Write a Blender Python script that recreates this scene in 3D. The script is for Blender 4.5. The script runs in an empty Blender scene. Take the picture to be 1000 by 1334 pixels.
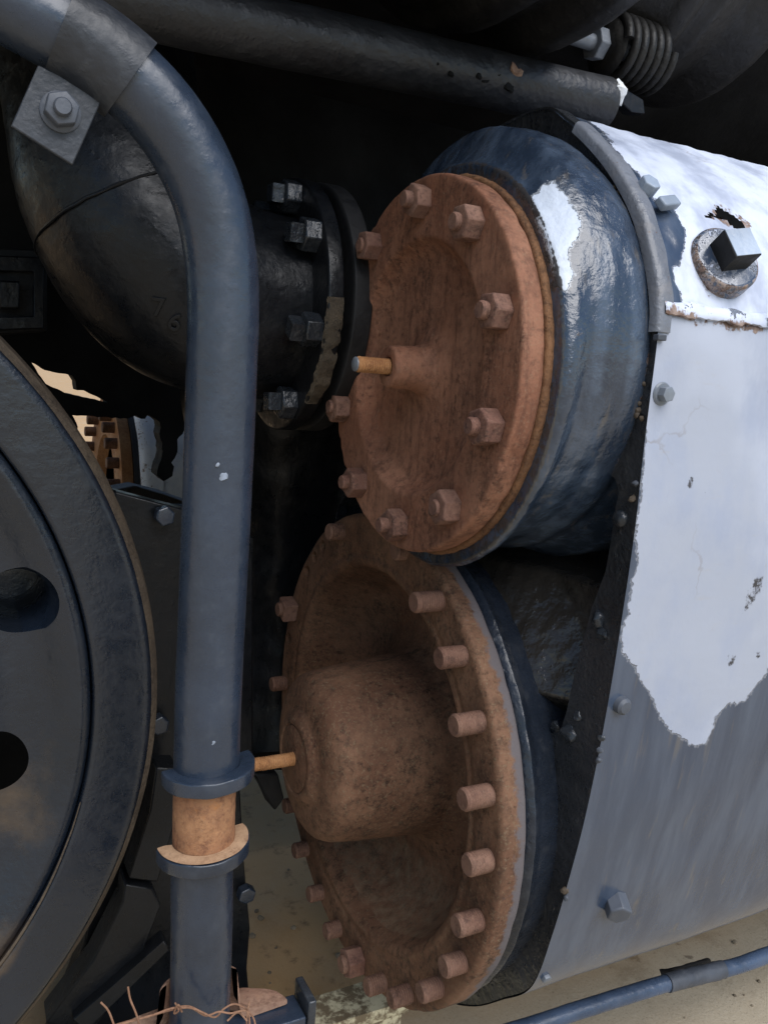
import bpy, bmesh, math, random
from mathutils import Vector, Matrix, noise
from mathutils.geometry import tessellate_polygon
R = math.radians
PI = math.pi
random.seed(7)
scn = bpy.context.scene
COL = scn.collection

# ------------------------------------------------------------------ camera frame
H = 1.22                                   # eye height above the ground
F = 1080.0                                 # focal length in pixels of the 1000 x 1334 photograph
yaw, pitch, roll = 0.48751612, 0.15901692, 0.06999153
_w = Vector((math.sin(yaw)*math.cos(pitch), math.cos(yaw)*math.cos(pitch), -math.sin(pitch)))
_r = Vector((math.cos(yaw), -math.sin(yaw), 0))
_d = _w.cross(_r)
CR = math.cos(roll)*_r - math.sin(roll)*_d
CD = math.sin(roll)*_r + math.cos(roll)*_d
CAM = Vector((0, 0, H))

def ray(px, py):
    return CR*((px-500)/F) + CD*((py-667)/F) + _w

def at(px, py, X=None, Y=None, Z=None):    # where a line of sight meets a plane of the place
    d = ray(px, py)
    if X is not None: t = X/d.x
    elif Y is not None: t = Y/d.y
    else: t = (Z-H)/d.z
    return CAM + d*t

def proj(p):
    q = Vector(p) - CAM
    z = q.dot(_w)
    return 500+F*q.dot(CR)/z, 667+F*q.dot(CD)/z

cam = bpy.data.cameras.new('camera')
camo = bpy.data.objects.new('camera', cam)
COL.objects.link(camo)
m = Matrix((CR, -CD, -_w)).transposed().to_4x4()
m.translation = CAM
camo.matrix_world = m
cam.sensor_width = 36
cam.lens = F/1334*36
cam.clip_start = 0.02
cam.clip_end = 2000
scn.camera = camo

# ------------------------------------------------------------------ node helpers
class N:
    def __init__(s, name):
        s.m = bpy.data.materials.new(name)
        s.m.use_nodes = True
        s.t = s.m.node_tree
        s.t.nodes.clear()
        s.out = s.n('ShaderNodeOutputMaterial')
        s.b = s.n('ShaderNodeBsdfPrincipled')
        s.l(s.b.outputs[0], s.out.inputs[0])
        s.co = s.n('ShaderNodeTexCoord').outputs['Object']
    def n(s, typ, **kw):
        o = s.t.nodes.new(typ)
        for k, v in kw.items(): setattr(o, k, v)
        return o
    def l(s, a, b): s.t.links.new(a, b)
    def val(s, sock, v):
        if hasattr(v, 'links'): s.l(v, sock)
        elif isinstance(v, (tuple, list)): sock.default_value = tuple(v)+((1,) if len(v) == 3 and len(sock.default_value) == 4 else ())
        else: sock.default_value = v
    def map(s, scale, loc=(0, 0, 0)):
        o = s.n('ShaderNodeMapping')
        s.l(s.co, o.inputs[0]); o.inputs['Scale'].default_value = scale; o.inputs['Location'].default_value = loc
        return o.outputs[0]
    def noise(s, scale, detail=6, rough=.55, vec=None, dist=0.0):
        o = s.n('ShaderNodeTexNoise')
        s.l(vec or s.co, o.inputs['Vector'])
        o.inputs['Scale'].default_value = scale; o.inputs['Detail'].default_value = detail
        o.inputs['Roughness'].default_value = rough; o.inputs['Distortion'].default_value = dist
        return o.outputs['Fac']
    def voro(s, scale, vec=None, feature='F1', rnd=1.0):
        o = s.n('ShaderNodeTexVoronoi', feature=feature)
        s.l(vec or s.co, o.inputs['Vector']); o.inputs['Scale'].default_value = scale
        o.inputs['Randomness'].default_value = rnd
        return o.outputs['Distance']
    def ramp(s, fac, a, b, lo=0.0, hi=1.0):           # smooth remap of fac a..b -> lo..hi
        o = s.n('ShaderNodeMapRange', interpolation_type='SMOOTHSTEP')
        s.l(fac, o.inputs[0])
        for i, v in zip((1, 2, 3, 4), (a, b, lo, hi)): o.inputs[i].default_value = v
        return o.outputs[0]
    def mix(s, fac, a, b, blend='MIX'):
        o = s.n('ShaderNodeMix', data_type='RGBA', blend_type=blend)
        s.val(o.inputs[0], fac); s.val(o.inputs[6], a); s.val(o.inputs[7], b)
        return o.outputs[2]
    def math(s, op, a, b=0.0, clamp=False):
        o = s.n('ShaderNodeMath', operation=op, use_clamp=clamp)
        s.val(o.inputs[0], a); s.val(o.inputs[1], b)
        return o.outputs[0]
    def attr(s, name='mask'):
        o = s.n('ShaderNodeAttribute', attribute_name=name)
        sp = s.n('ShaderNodeSeparateColor')
        s.l(o.outputs['Color'], sp.inputs[0])
        return sp.outputs
    def bump(s, pairs):
        prev = None
        for h, strength, dist in pairs:
            o = s.n('ShaderNodeBump')
            o.inputs['Strength'].default_value = strength; o.inputs['Distance'].default_value = dist
            s.l(h, o.inputs['Height'])
            if prev: s.l(prev, o.inputs['Normal'])
            prev = o.outputs[0]
        s.l(prev, s.b.inputs['Normal'])
    def set(s, **kw):
        for k, v in kw.items(): s.val(s.b.inputs[k.replace('_', ' ')], v)
        return s.m

def rust_mat(name, c_dark, c_mid, c_light, streak=0.0, pits=.5, dust=(0.30, 0.22, 0.15), dustiness=.25, scale=1.0, rough=.82, mask_col=None, lump=.5, orange=.2):
    g = N(name)
    big = g.noise(7*scale, 5, .6)
    mid = g.noise(38*scale, 7, .65)
    fine = g.noise(260*scale, 4, .6)
    vo = g.voro(150*scale)
    c = g.mix(g.ramp(big, .32, .68), c_mid, c_light)
    c = g.mix(g.ramp(mid, .45, .80, 0, .6), c, c_dark)
    gr1 = g.noise(58*scale, 9, .78, g.map((1, 1, 1), (2, 9, 4)))
    gr2 = g.noise(170*scale, 6, .75, g.map((1, 1, 1), (7, 1, 4)))
    gr3 = g.noise(24*scale, 8, .75, g.map((1, 1, 1), (1, 4, 8)))
    zone = g.ramp(g.noise(9*scale, 4, .6, g.map((1, 1, .7), (6, 2, 8))), .38, .62, .25, 1.0)
    c = g.mix(g.ramp(gr3, .52, .70, 0, .5), c, tuple(v*.85 for v in c_dark))
    c = g.mix(g.math('MULTIPLY', g.ramp(gr1, .48, .63, 0, .8), zone), c, c_dark)
    c = g.mix(g.math('MULTIPLY', g.ramp(gr2, .52, .68, 0, .6), zone), c, tuple(min(1, v*1.25) for v in c_light))
    c = g.mix(g.math('MULTIPLY', g.ramp(gr2, .46, .32, 0, .5), zone), c, tuple(v*.7 for v in c_dark))
    if streak:
        st = g.noise(1, 8, .75, g.map((90, 90, 11)))
        c = g.mix(g.ramp(st, .47, .70, 0, streak), c, c_dark)
        st2 = g.noise(1, 5, .65, g.map((60, 60, 2.6), (3, 1, 2)))
        c = g.mix(g.ramp(st2, .55, .75, 0, streak*.8), c, c_light)
    pit = g.math('MULTIPLY', g.ramp(g.noise(120*scale, 6, .7), .50, .68), g.ramp(g.noise(15*scale, 4, .6, g.map((1, 1, 1), (8, 3, 6))), .38, .62, .15, 1.0))
    c = g.mix(g.math('MULTIPLY', pit, pits), c, tuple(v*.45 for v in c_dark))
    c = g.mix(g.math('MULTIPLY', g.ramp(fine, .5, .75), dustiness), c, dust)
    c = g.mix(g.ramp(g.noise(16*scale, 6, .7, g.map((1, 1, 1), (5, 5, 5))), .60, .74, 0, orange), c, (c_light[0]*1.15, c_light[1]*.9, c_light[2]*.55))
    if mask_col:
        a = g.attr()
        mk = g.ramp(g.math('ADD', a[0], g.math('MULTIPLY', g.math('SUBTRACT', g.noise(45, 6, .7), .5), .9)), .42, .6)
        c = g.mix(mk, c, mask_col)
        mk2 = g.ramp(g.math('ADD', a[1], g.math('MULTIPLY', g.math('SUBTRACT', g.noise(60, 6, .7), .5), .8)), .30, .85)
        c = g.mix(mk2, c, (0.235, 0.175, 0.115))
    g.bump([(mid, .35*lump, .004), (gr1, .28*lump, .003), (gr2, .22, .0012), (g.noise(120*scale, 5, .6), .45, .0016), (fine, .3, .0008), (pit, .5, -.0012)])
    return g.set(Base_Color=c, Roughness=g.ramp(fine, .3, .7, rough-.12, min(1, rough+.1)), Specular_IOR_Level=.25)

def paint_mat(name, base, rough=.42, tint=.35, lump=.5, chips=None, chip_amt=0.0, spec=.5, dusty=.15, dust=(.12, .12, .12), lump_scale=1.0):
    g = N(name)
    n1 = g.noise(6, 5, .6); n2 = g.noise(50, 6, .65); n3 = g.noise(320, 3, .6)
    c = g.mix(g.ramp(n1, .3, .7), tuple(v*(1-tint) for v in base), tuple(v*(1+tint) for v in base))
    c = g.mix(g.ramp(n2, .52, .75, 0, dusty), c, dust)
    if chips:
        k = g.ramp(g.noise(42, 8, .72, g.map((1, 1, 1), (2, 7, 3))), .70-chip_amt, .715-chip_amt)
        c = g.mix(k, c, chips)
    pits = g.ramp(g.noise(95*lump_scale, 3, .5), .56, .72)
    g.bump([(g.noise(28*lump_scale, 3, .5), .5*lump, .006), (g.noise(110*lump_scale, 4, .55), .6*lump, .0022), (pits, .3*lump, .0015), (n3, .12, .0005)])
    return g.set(Base_Color=c, Roughness=g.ramp(n2, .3, .72, rough-.08, rough+.14), Specular_IOR_Level=spec)

M = {}
M['rust'] = rust_mat('brown_rust', (.066, .031, .022), (.215, .091, .053), (.31, .150, .093), streak=.6, pits=.6, dustiness=.3)
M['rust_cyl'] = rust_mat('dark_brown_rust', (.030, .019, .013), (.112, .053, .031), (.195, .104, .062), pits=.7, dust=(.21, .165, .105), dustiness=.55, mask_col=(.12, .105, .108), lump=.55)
M['rust_nut'] = rust_mat('nut_rust', (.055, .031, .026), (.15, .072, .053), (.24, .135, .098), pits=.5, scale=1.6)
M['rust_stud'] = rust_mat('stud_rust', (.06, .034, .027), (.155, .080, .056), (.22, .125, .088), pits=.3, scale=1.4)
M['rust_orange'] = rust_mat('orange_rust', (.16, .065, .03), (.34, .15, .055), (.45, .24, .11), pits=.25, scale=1.2, dustiness=.2)
M['rust_pipe'] = rust_mat('pipe_rust', (.12, .050, .032), (.27, .115, .060), (.38, .20, .10), pits=.3, scale=1.3, streak=.5, orange=.7)
M['rust_bracket'] = rust_mat('bracket_rust', (.10, .05, .035), (.24, .13, .09), (.36, .24, .17), pits=.4, scale=1.5)
M['rust_flake'] = rust_mat('flaky_rust', (.05, .028, .018), (.14, .066, .034), (.24, .12, .058), pits=.8, scale=2.2, lump=1.2)
M['tan_face'] = rust_mat('dusty_tan', (.18, .095, .055), (.36, .215, .125), (.44, .29, .18), pits=.2, scale=1.5)
M['copper'] = rust_mat('rusty_wire', (.12, .06, .04), (.24, .125, .075), (.33, .19, .12), pits=.2, scale=3)
M['paint'] = paint_mat('slate_black_paint', (.019, .029, .048), rough=.29, lump=.28, spec=.75, chips=(.26, .27, .29), chip_amt=-.018, dust=(.09, .10, .115))
M['paint_gloss'] = paint_mat('gloss_black_paint', (.022, .026, .032), rough=.24, lump=1.0, dusty=.06)
M['paint_blue'] = paint_mat('worn_blue_black_paint', (.015, .020, .030), rough=.26, lump=.8)
M['rim'] = paint_mat('rough_rim_paint', (.022, .024, .028), rough=.28, lump=1.5, chips=(.10, .07, .05), chip_amt=.0, dusty=.2, dust=(.06, .058, .055))
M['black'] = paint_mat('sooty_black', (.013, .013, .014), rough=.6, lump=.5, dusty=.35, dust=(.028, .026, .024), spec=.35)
M['black_casting'] = paint_mat('black_casting', (.0075, .0085, .0105), rough=.33, lump=.45, dusty=.25, dust=(.022, .021, .02), spec=.28)
M['soot'] = paint_mat('matt_soot', (.012, .012, .012), rough=.8, lump=.5, dusty=.3, dust=(.026, .024, .022), spec=.1)
M['tank'] = paint_mat('grimy_tank', (.014, .0135, .013), rough=.5, lump=.7, dusty=.5, dust=(.036, .034, .030), spec=.35)
M['steel'] = paint_mat('grey_steel', (.16, .18, .21), rough=.35, lump=.4, dusty=.3, dust=(.08, .07, .06))
M['zinc'] = paint_mat('grey_plate', (.058, .066, .082), rough=.5, lump=.35, dusty=.25, dust=(.15, .15, .16))
M['brown_gloss'] = paint_mat('brown_sheen_paint', (.026, .023, .020), rough=.10, lump=1.2, dusty=.3, dust=(.02, .018, .016))  # brown in the base stands in for tan surroundings reflected in black gloss
M['strap'] = paint_mat('dark_strap_paint', (.026, .030, .038), rough=.42, lump=.5, chips=(.2, .2, .22), chip_amt=-.04, dusty=.3, dust=(.09, .095, .1))
M['pale_blue'] = paint_mat('pale_blue_paint', (.30, .36, .45), rough=.4, lump=.6, chips=(.10, .07, .06), chip_amt=.02)
M['chip'] = paint_mat('grey_primer', (.20, .23, .28), rough=.6, lump=.3)
M['crust'] = paint_mat('white_crust', (.66, .68, .70), rough=.8, lump=1.2, dusty=.3, dust=(.3, .3, .3))
M['inside'] = paint_mat('dark_inside', (.02, .016, .013), rough=.9, lump=.4, spec=.1)
M['dusty_edge'] = rust_mat('dusty_rim', (.045, .035, .028), (.07, .055, .042), (.11, .085, .06), pits=.4, scale=1.6, rough=.7)

# wheel: blue-black paint with brown grime below
g = N('wheel_paint')
n1 = g.noise(4, 5, .6); n2 = g.noise(45, 6, .65)
c = g.mix(g.ramp(n1, .3, .7), (.005, .009, .016), (.009, .014, .024))
a = g.attr()
br = g.ramp(g.math('ADD', a[0], g.math('MULTIPLY', g.math('SUBTRACT', g.noise(14, 6, .65), .5), .8)), .35, .75)
c = g.mix(g.math('MULTIPLY', br, .85), c, (.085, .058, .036))
chip = g.ramp(g.noise(60, 8, .7), .735, .745)
c = g.mix(chip, c, (.16, .17, .19))
g.bump([(g.noise(26, 4, .6), .35, .005), (g.noise(120, 4, .55), .3, .0018), (g.noise(15, 6, .6, g.map((1, 1, 3))), .3, .003)])
M['wheel'] = g.set(Base_Color=c, Roughness=g.ramp(n2, .3, .7, .22, .40), Specular_IOR_Level=.7)

# painted sheet: slate paint, white paint left in patches, rust at edges, smudges; masks are where the paint has worn
def sheet_mat(name, base, white, rough=.3, lump=.25, base2=None, wobk=1.75, zsplit=None):
    g = N(name)
    a = g.attr()
    nz = g.math('SUBTRACT', g.noise(34, 8, .68), .5)
    nf = g.math('SUBTRACT', g.noise(150, 5, .65), .5)
    wob = g.math('MULTIPLY', g.math('ADD', g.math('MULTIPLY', nz, .55), g.math('MULTIPLY', nf, .35)), wobk)
    mw = g.ramp(g.math('ADD', a[0], wob), .47, .53)
    mr = g.ramp(g.math('ADD', a[1], g.math('MULTIPLY', wob, 1.7)), .42, .62)
    md = g.ramp(g.math('ADD', a[2], g.math('MULTIPLY', wob, 2.0)), .45, .75)
    st = g.noise(1, 5, .55, g.map((30, 30, 2.2)))
    c = g.mix(g.ramp(st, .35, .7, 0, .65), base, base2 or tuple(v*1.5 for v in base))
    st3 = g.noise(1, 4, .6, g.map((60, 60, 3), (4, 4, 4)))
    c = g.mix(g.ramp(st3, .58, .72, 0, .35), c, (.16, .13, .09))
    w2 = g.mix(g.ramp(g.noise(3.2, 3, .5), .46, .54), white, tuple(v*.86 for v in white))
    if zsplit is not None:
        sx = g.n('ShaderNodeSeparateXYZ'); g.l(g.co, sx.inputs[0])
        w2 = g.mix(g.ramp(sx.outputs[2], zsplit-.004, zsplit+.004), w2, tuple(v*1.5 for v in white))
    w2 = g.mix(g.ramp(g.noise(11, 5, .6, g.map((1, 1, .6), (9, 2, 2))), .42, .66, 0, .8), w2, tuple(v*k for v, k in zip(white, (.74, .77, .84))))
    w2 = g.mix(g.ramp(g.noise(70, 7, .7), .62, .74, 0, .4), w2, (.36, .36, .40))
    w2 = g.mix(g.ramp(g.noise(1, 5, .7, g.map((16, 16, 70), (1, 8, 4))), .60, .75, 0, .22), w2, (.42, .38, .33))
    warp = g.n('ShaderNodeVectorMath', operation='ADD')
    wn = g.n('ShaderNodeTexNoise'); g.l(g.co, wn.inputs['Vector']); wn.inputs['Scale'].default_value = 30; wn.inputs['Detail'].default_value = 5
    wsc = g.n('ShaderNodeVectorMath', operation='SCALE'); g.l(wn.outputs['Color'], wsc.inputs[0]); wsc.inputs['Scale'].default_value = .05
    g.l(g.co, warp.inputs[0]); g.l(wsc.outputs[0], warp.inputs[1])
    crk = g.ramp(g.voro(9, warp.outputs[0], 'DISTANCE_TO_EDGE'), .004, .018, 1, 0)
    crk = g.math('MULTIPLY', crk, g.ramp(g.noise(5, 3, .5, g.map((1, 1, 1), (4, 9, 1))), .56, .66))
    w2 = g.mix(g.math('MULTIPLY', crk, .6), w2, (.26, .24, .24))
    c = g.mix(g.ramp(g.math('ADD', a[0], wob), .38, .43, 0, .8), c, tuple(v*.5 for v in white))
    c = g.mix(mw, c, w2)
    c = g.mix(mr, c, g.mix(g.ramp(g.noise(80, 6, .6), .35, .65), (.13, .075, .05), (.32, .24, .2)))
    c = g.mix(md, c, (.045, .043, .045))
    rgh = g.math('ADD', g.math('MULTIPLY', mw, .28), g.ramp(st, .3, .7, rough-.05, rough+.08))
    pits = g.noise(90, 5, .6)
    g.bump([(g.noise(9, 3, .5), .12*lump*4, .006), (pits, .25*lump*3, .0026), (g.noise(32, 4, .5), .3*lump*3, .004), (mw, 1.0, .0022), (mr, .6, .0008)])
    return g.set(Base_Color=c, Roughness=rgh, Specular_IOR_Level=g.ramp(mw, 0, 1, .95, .4))
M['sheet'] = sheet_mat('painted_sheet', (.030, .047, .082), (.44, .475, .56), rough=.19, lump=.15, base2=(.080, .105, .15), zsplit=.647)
M['drum'] = sheet_mat('thick_drum_paint', (.018, .029, .050), (.66, .72, .80), rough=.17, lump=.8, base2=(.075, .105, .155), wobk=2.0)

# ground
g = N('concrete')
n1 = g.noise(1.2, 6, .6); n2 = g.noise(9, 8, .65); n3 = g.noise(120, 5, .7)
c = g.mix(g.ramp(n1, .3, .7), (.41, .335, .235), (.50, .435, .325))
c = g.mix(g.ramp(n2, .5, .72, 0, .6), c, (.20, .155, .10))
c = g.mix(g.ramp(g.noise(26, 4, .5), .66, .72, 0, .7), c, (.09, .07, .05))
c = g.mix(g.ramp(n3, .48, .7, 0, .55), c, (.50, .44, .34))
c = g.mix(g.ramp(g.noise(210, 4, .6, g.map((1, 1, 1), (3, 3, 3))), .55, .7, 0, .5), c, (.14, .11, .08))
sx = g.n('ShaderNodeSeparateXYZ'); g.l(g.co, sx.inputs[0])
warm_fill = g.math('MULTIPLY', g.ramp(sx.outputs[1], 1.08, 1.3), g.ramp(g.noise(3, 6, .65), .25, .6, .45, 1))  # ground under the engine coloured warmer to offset its bluish shade
c = g.mix(g.math('MULTIPLY', warm_fill, .8), c, (.52, .31, .13))
c = g.mix(g.math('MULTIPLY', warm_fill, g.ramp(g.noise(17, 6, .7), .55, .7, 0, .7)), c, (.16, .10, .055))
g.bump([(n2, .3, .01), (n3, .5, .003)])
M['ground'] = g.set(Base_Color=c, Roughness=.9)
g = N('yellowed_rail')
c = g.mix(g.ramp(g.noise(40, 7, .7), .42, .58), (.60, .54, .36), (.16, .12, .07))
g.bump([(g.noise(60, 5, .6), .6, .003)])
M['rail'] = g.set(Base_Color=c, Roughness=.75)

# ------------------------------------------------------------------ mesh helpers
class MB:
    def __init__(s): s.v = []; s.f = []
    def add(s, v, f):
        o = len(s.v)
        s.v += [Vector(p) for p in v]
        s.f += [tuple(i+o for i in q) for q in f]
        return s

def build(name, mb, mat, parent=None, origin=None, sharp=35, bevel=0, segs=2, smooth=True):
    if parent is not None:
        o0 = parent.matrix_world.translation.copy() if parent.type != 'EMPTY' else parent.location.copy()
        q = parent
        o0 = Vector((0, 0, 0))
        while q: o0 += q.location; q = q.parent
    else: o0 = Vector(origin) if origin is not None else sum(mb.v, Vector())/len(mb.v)
    me = bpy.data.meshes.new(name)
    me.from_pydata([p-o0 for p in mb.v], [], mb.f)
    bm = bmesh.new(); bm.from_mesh(me)
    bmesh.ops.recalc_face_normals(bm, faces=bm.faces)
    bm.to_mesh(me); bm.free()
    if smooth:
        me.polygons.foreach_set('use_smooth', [True]*len(me.polygons))
        me.set_sharp_from_angle(angle=R(sharp))
    me.materials.append(mat)
    o = bpy.data.objects.new(name, me)
    COL.objects.link(o)
    if parent is not None: o.parent = parent
    else: o.location = o0
    if bevel:
        b = o.modifiers.new('bevel', 'BEVEL'); b.width = bevel; b.segments = segs; b.limit_method = 'ANGLE'; b.angle_limit = R(30); b.harden_normals = False
    return o

def tag(o, label, cat, group=None):
    o['label'] = label; o['category'] = cat
    if group: o['group'] = group
    return o

def thing(name, loc, label, cat, group=None):
    o = bpy.data.objects.new(name, None)
    COL.objects.link(o); o.location = loc; o.empty_display_size = .05
    return tag(o, label, cat, group)

def rnd_profile(pr, r, n=4):
    out = []
    for i, p in enumerate(pr):
        if i in (0, len(pr)-1): out.append(p); continue
        a = Vector(pr[i-1]); b = Vector(p); c = Vector(pr[i+1])
        la, lc = (a-b).length, (c-b).length
        if la < 1e-6 or lc < 1e-6: continue
        cosang = (a-b).dot(c-b)/(la*lc)
        if cosang < -.97: out.append(p); continue
        k = min(r, la*.45, lc*.45)
        p0 = b+(a-b)*(k/la); p1 = b+(c-b)*(k/lc)
        for j in range(n+1):
            t = j/n
            q = p0*(1-t)**2+b*2*t*(1-t)+p1*t*t
            out.append((q.x, q.y))
    return out

def subdiv_profile(pr, step):
    out = [pr[0]]
    for a, b in zip(pr, pr[1:]):
        n = max(1, int(math.hypot(b[0]-a[0], b[1]-a[1])/step))
        for j in range(1, n+1): out.append((a[0]+(b[0]-a[0])*j/n, a[1]+(b[1]-a[1])*j/n))
    return out

def lathe(pr, c, axis='x', segs=96, a0=0, a1=2*PI, fn=None):
    """pr: (along, radius); axis x: along is absolute X, centre c=(Y,Z); axis y: absolute Y, c=(X,Z); axis z: absolute Z, c=(X,Y)"""
    full = abs(a1-a0-2*PI) < 1e-6
    n = segs if full else segs+1
    v, f = [], []
    for (x, r) in pr:
        for k in range(n):
            t = a0+(a1-a0)*k/segs
            rr, xx = (r, x) if fn is None else fn(x, r, t)
            cs, sn = rr*math.cos(t), rr*math.sin(t)
            if axis == 'x': v.append((xx, c[0]-cs, c[1]+sn))
            elif axis == 'y': v.append((c[0]+cs, xx, c[1]+sn))
            else: v.append((c[0]+cs, c[1]+sn, xx))
    m_ = len(pr)
    for i in range(m_-1):
        for k in range(segs):
            k2 = (k+1) % n
            f.append((i*n+k, i*n+k2, (i+1)*n+k2, (i+1)*n+k))
    return v, f

def frames(path):
    T = []
    for i in range(len(path)):
        a = path[max(0, i-1)]; b = path[min(len(path)-1, i+1)]
        T.append((b-a).normalized())
    u = T[0].orthogonal().normalized()
    out = []
    for t in T:
        u = (u-t*u.dot(t)).normalized()
        out.append((u, t.cross(u)))
    return out

def tube(path, r, segs=24, caps=True):
    path = [Vector(p) for p in path]
    fr = frames(path)
    v, f = [], []
    for i, p in enumerate(path):
        rr = r[i] if isinstance(r, (list, tuple)) else r
        u, w = fr[i]
        for k in range(segs):
            t = 2*PI*k/segs
            v.append(p+u*(rr*math.cos(t))+w*(rr*math.sin(t)))
    for i in range(len(path)-1):
        for k in range(segs):
            k2 = (k+1) % segs
            f.append((i*segs+k, i*segs+k2, (i+1)*segs+k2, (i+1)*segs+k))
    if caps:
        f.append(tuple(range(segs))[::-1]); f.append(tuple((len(path)-1)*segs+k for k in range(segs)))
    return v, f

def spline(pts, n=12):
    P = [Vector(p) for p in pts]
    P = [P[0]*2-P[1]]+P+[P[-1]*2-P[-2]]
    out = []
    for i in range(1, len(P)-2):
        for j in range(n):
            t = j/n
            a, b, c, d = P[i-1:i+3]
            out.append(.5*((2*b)+(c-a)*t+(2*a-5*b+4*c-d)*t*t+(3*b-a-3*c+d)*t**3))
    out.append(P[-2])
    return out

def prism(poly, d, holes=()):
    """poly: 3D planar points; d: extrude vector"""
    loops = [[Vector(p) for p in poly]]+[[Vector(p) for p in h] for h in holes]
    flat = [p for l in loops for p in l]
    n = len(flat); d = Vector(d)
    if holes:
        bm = bmesh.new()
        vs = [bm.verts.new(p) for p in flat]; es = []; o = 0
        for l in loops:
            for i in range(len(l)): es.append(bm.edges.new((vs[o+i], vs[o+(i+1) % len(l)])))
            o += len(l)
        bm.verts.index_update()
        bmesh.ops.triangle_fill(bm, edges=es, use_beauty=True)
        tris = [tuple(v.index for v in f.verts) for f in bm.faces]
        bm.free()
    else: tris = tessellate_polygon(loops)
    v = flat+[p+d for p in flat]
    f = [tuple(t) for t in tris]+[tuple(i+n for i in t)[::-1] for t in tris]
    o = 0
    for l in loops:
        k = len(l)
        for i in range(k):
            a, b = o+i, o+(i+1) % k
            f.append((a, b, b+n, a+n))
        o += k
    return v, f

def box(c, sx, sy, sz, rot=None):
    v = [Vector((x*sx/2, y*sy/2, z*sz/2)) for x in (-1, 1) for y in (-1, 1) for z in (-1, 1)]
    if rot: v = [rot @ p for p in v]
    v = [p+Vector(c) for p in v]
    f = [(0, 1, 3, 2), (4, 6, 7, 5), (0, 4, 5, 1), (2, 3, 7, 6), (0, 2, 6, 4), (1, 5, 7, 3)]
    return v, f

def basis(nrm, up=Vector((0, 0, 1))):
    n = Vector(nrm).normalized()
    u = up.cross(n)
    if u.length < 1e-3: u = Vector((1, 0, 0)).cross(n)
    u.normalize()
    return u, n.cross(u), n

def polyprism(c, nrm, r, h, sides=6, rot=0., chamfer=.15, jit=0.0):
    """prism along nrm from c, with a chamfered far end"""
    u, w, n = basis(nrm)
    c = Vector(c); v = []; f = []
    rad = [r*(1+random.uniform(-jit, jit)) for _ in range(sides)]
    tp = [random.uniform(-jit, jit)*h for _ in range(sides)]
    for lv, (hh, k) in enumerate(((0, 1), (h*(1-chamfer*.5), 1), (h, 1-chamfer))):
        for i in range(sides):
            t = rot+2*PI*i/sides
            v.append(c+n*(hh+(tp[i]*.5 if lv else 0))+(u*math.cos(t)+w*math.sin(t))*(rad[i]*k))
    for lv in range(2):
        for i in range(sides):
            j = (i+1) % sides
            f.append((lv*sides+i, lv*sides+j, (lv+1)*sides+j, (lv+1)*sides+i))
    f.append(tuple(2*sides+i for i in range(sides)))
    f.append(tuple(range(sides))[::-1])
    return v, f

def rod(c, nrm, prof, segs=20):
    """lathe of (height, radius) along nrm from c, closed at both ends"""
    u, w, n = basis(nrm); c = Vector(c); v = []; f = []
    for (hh, r) in prof:
        for k in range(segs):
            t = 2*PI*k/segs
            v.append(c+n*hh+(u*math.cos(t)+w*math.sin(t))*r)
    for i in range(len(prof)-1):
        for k in range(segs):
            k2 = (k+1) % segs
            f.append((i*segs+k, i*segs+k2, (i+1)*segs+k2, (i+1)*segs+k))
    f.append(tuple(range(segs))[::-1]); f.append(tuple((len(prof)-1)*segs+k for k in range(segs)))
    return v, f

def thread(h0, h1, r, pitch=.0030, depth=.0009, tip=.003):
    pr = [(h0, r)]
    x = h0
    while x+pitch < h1-tip:
        pr += [(x+pitch*.45, r-depth), (x+pitch, r)]
        x += pitch
    pr += [(h1-tip, r), (h1, r-tip*.7)]
    return pr

def lump(mb, amp, sc, off=(0, 0, 0), octv=3):
    off = Vector(off)
    for i, p in enumerate(mb.v):
        d = noise.noise_vector((p+off)*sc)*amp
        if octv > 1: d += noise.noise_vector((p+off)*sc*2.7)*amp*.45
        if octv > 2: d += noise.noise_vector((p+off)*sc*7.1)*amp*.22
        mb.v[i] = p+d
    return mb

def mask_attr(o, fn):
    me = o.data
    at_ = me.color_attributes.new('mask', 'FLOAT_COLOR', 'POINT')
    mw = Vector((0, 0, 0)); q = o
    while q: mw += q.location; q = q.parent
    buf = []
    for v in me.vertices: buf += list(fn(v.co+mw))+[1.0]
    at_.data.foreach_set('color', buf)

def inside(p, poly):
    x, y = p; r = False; n = len(poly)
    for i in range(n):
        x1, y1 = poly[i]; x2, y2 = poly[i-1]
        if (y1 > y) != (y2 > y) and x < (x2-x1)*(y-y1)/(y2-y1)+x1: r = not r
    return r

def sdist(p, poly):
    """signed pixel-scale distance to a polygon, positive inside"""
    px, py = p; best = 1e9
    n = len(poly)
    for i in range(n):
        x1, y1 = poly[i]; x2, y2 = poly[i-1]
        dx, dy = x2-x1, y2-y1
        t = max(0, min(1, ((px-x1)*dx+(py-y1)*dy)/(dx*dx+dy*dy+1e-9)))
        best = min(best, math.hypot(px-x1-t*dx, py-y1-t*dy))
    return best if inside(p, poly) else -best

def soft(p, poly, w=6):
    return max(0., min(1., .5+sdist(p, poly)/(2*w)))

def boolean(o, cut_mb):
    c = build('cutter', cut_mb, M['inside'], origin=(0, 0, 0))
    b = o.modifiers.new('cut', 'BOOLEAN'); b.operation = 'DIFFERENCE'; b.object = c; b.solver = 'EXACT'
    bpy.context.view_layer.update()
    dg = bpy.context.evaluated_depsgraph_get()
    me = bpy.data.meshes.new_from_object(o.evaluated_get(dg))
    o.modifiers.clear()
    old = o.data; nm = old.name; o.data = me
    bpy.data.meshes.remove(old); me.name = nm
    bpy.data.objects.remove(c)
    me.polygons.foreach_set('use_smooth', [True]*len(me.polygons))
    me.set_sharp_from_angle(angle=R(35))
    return o

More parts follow.
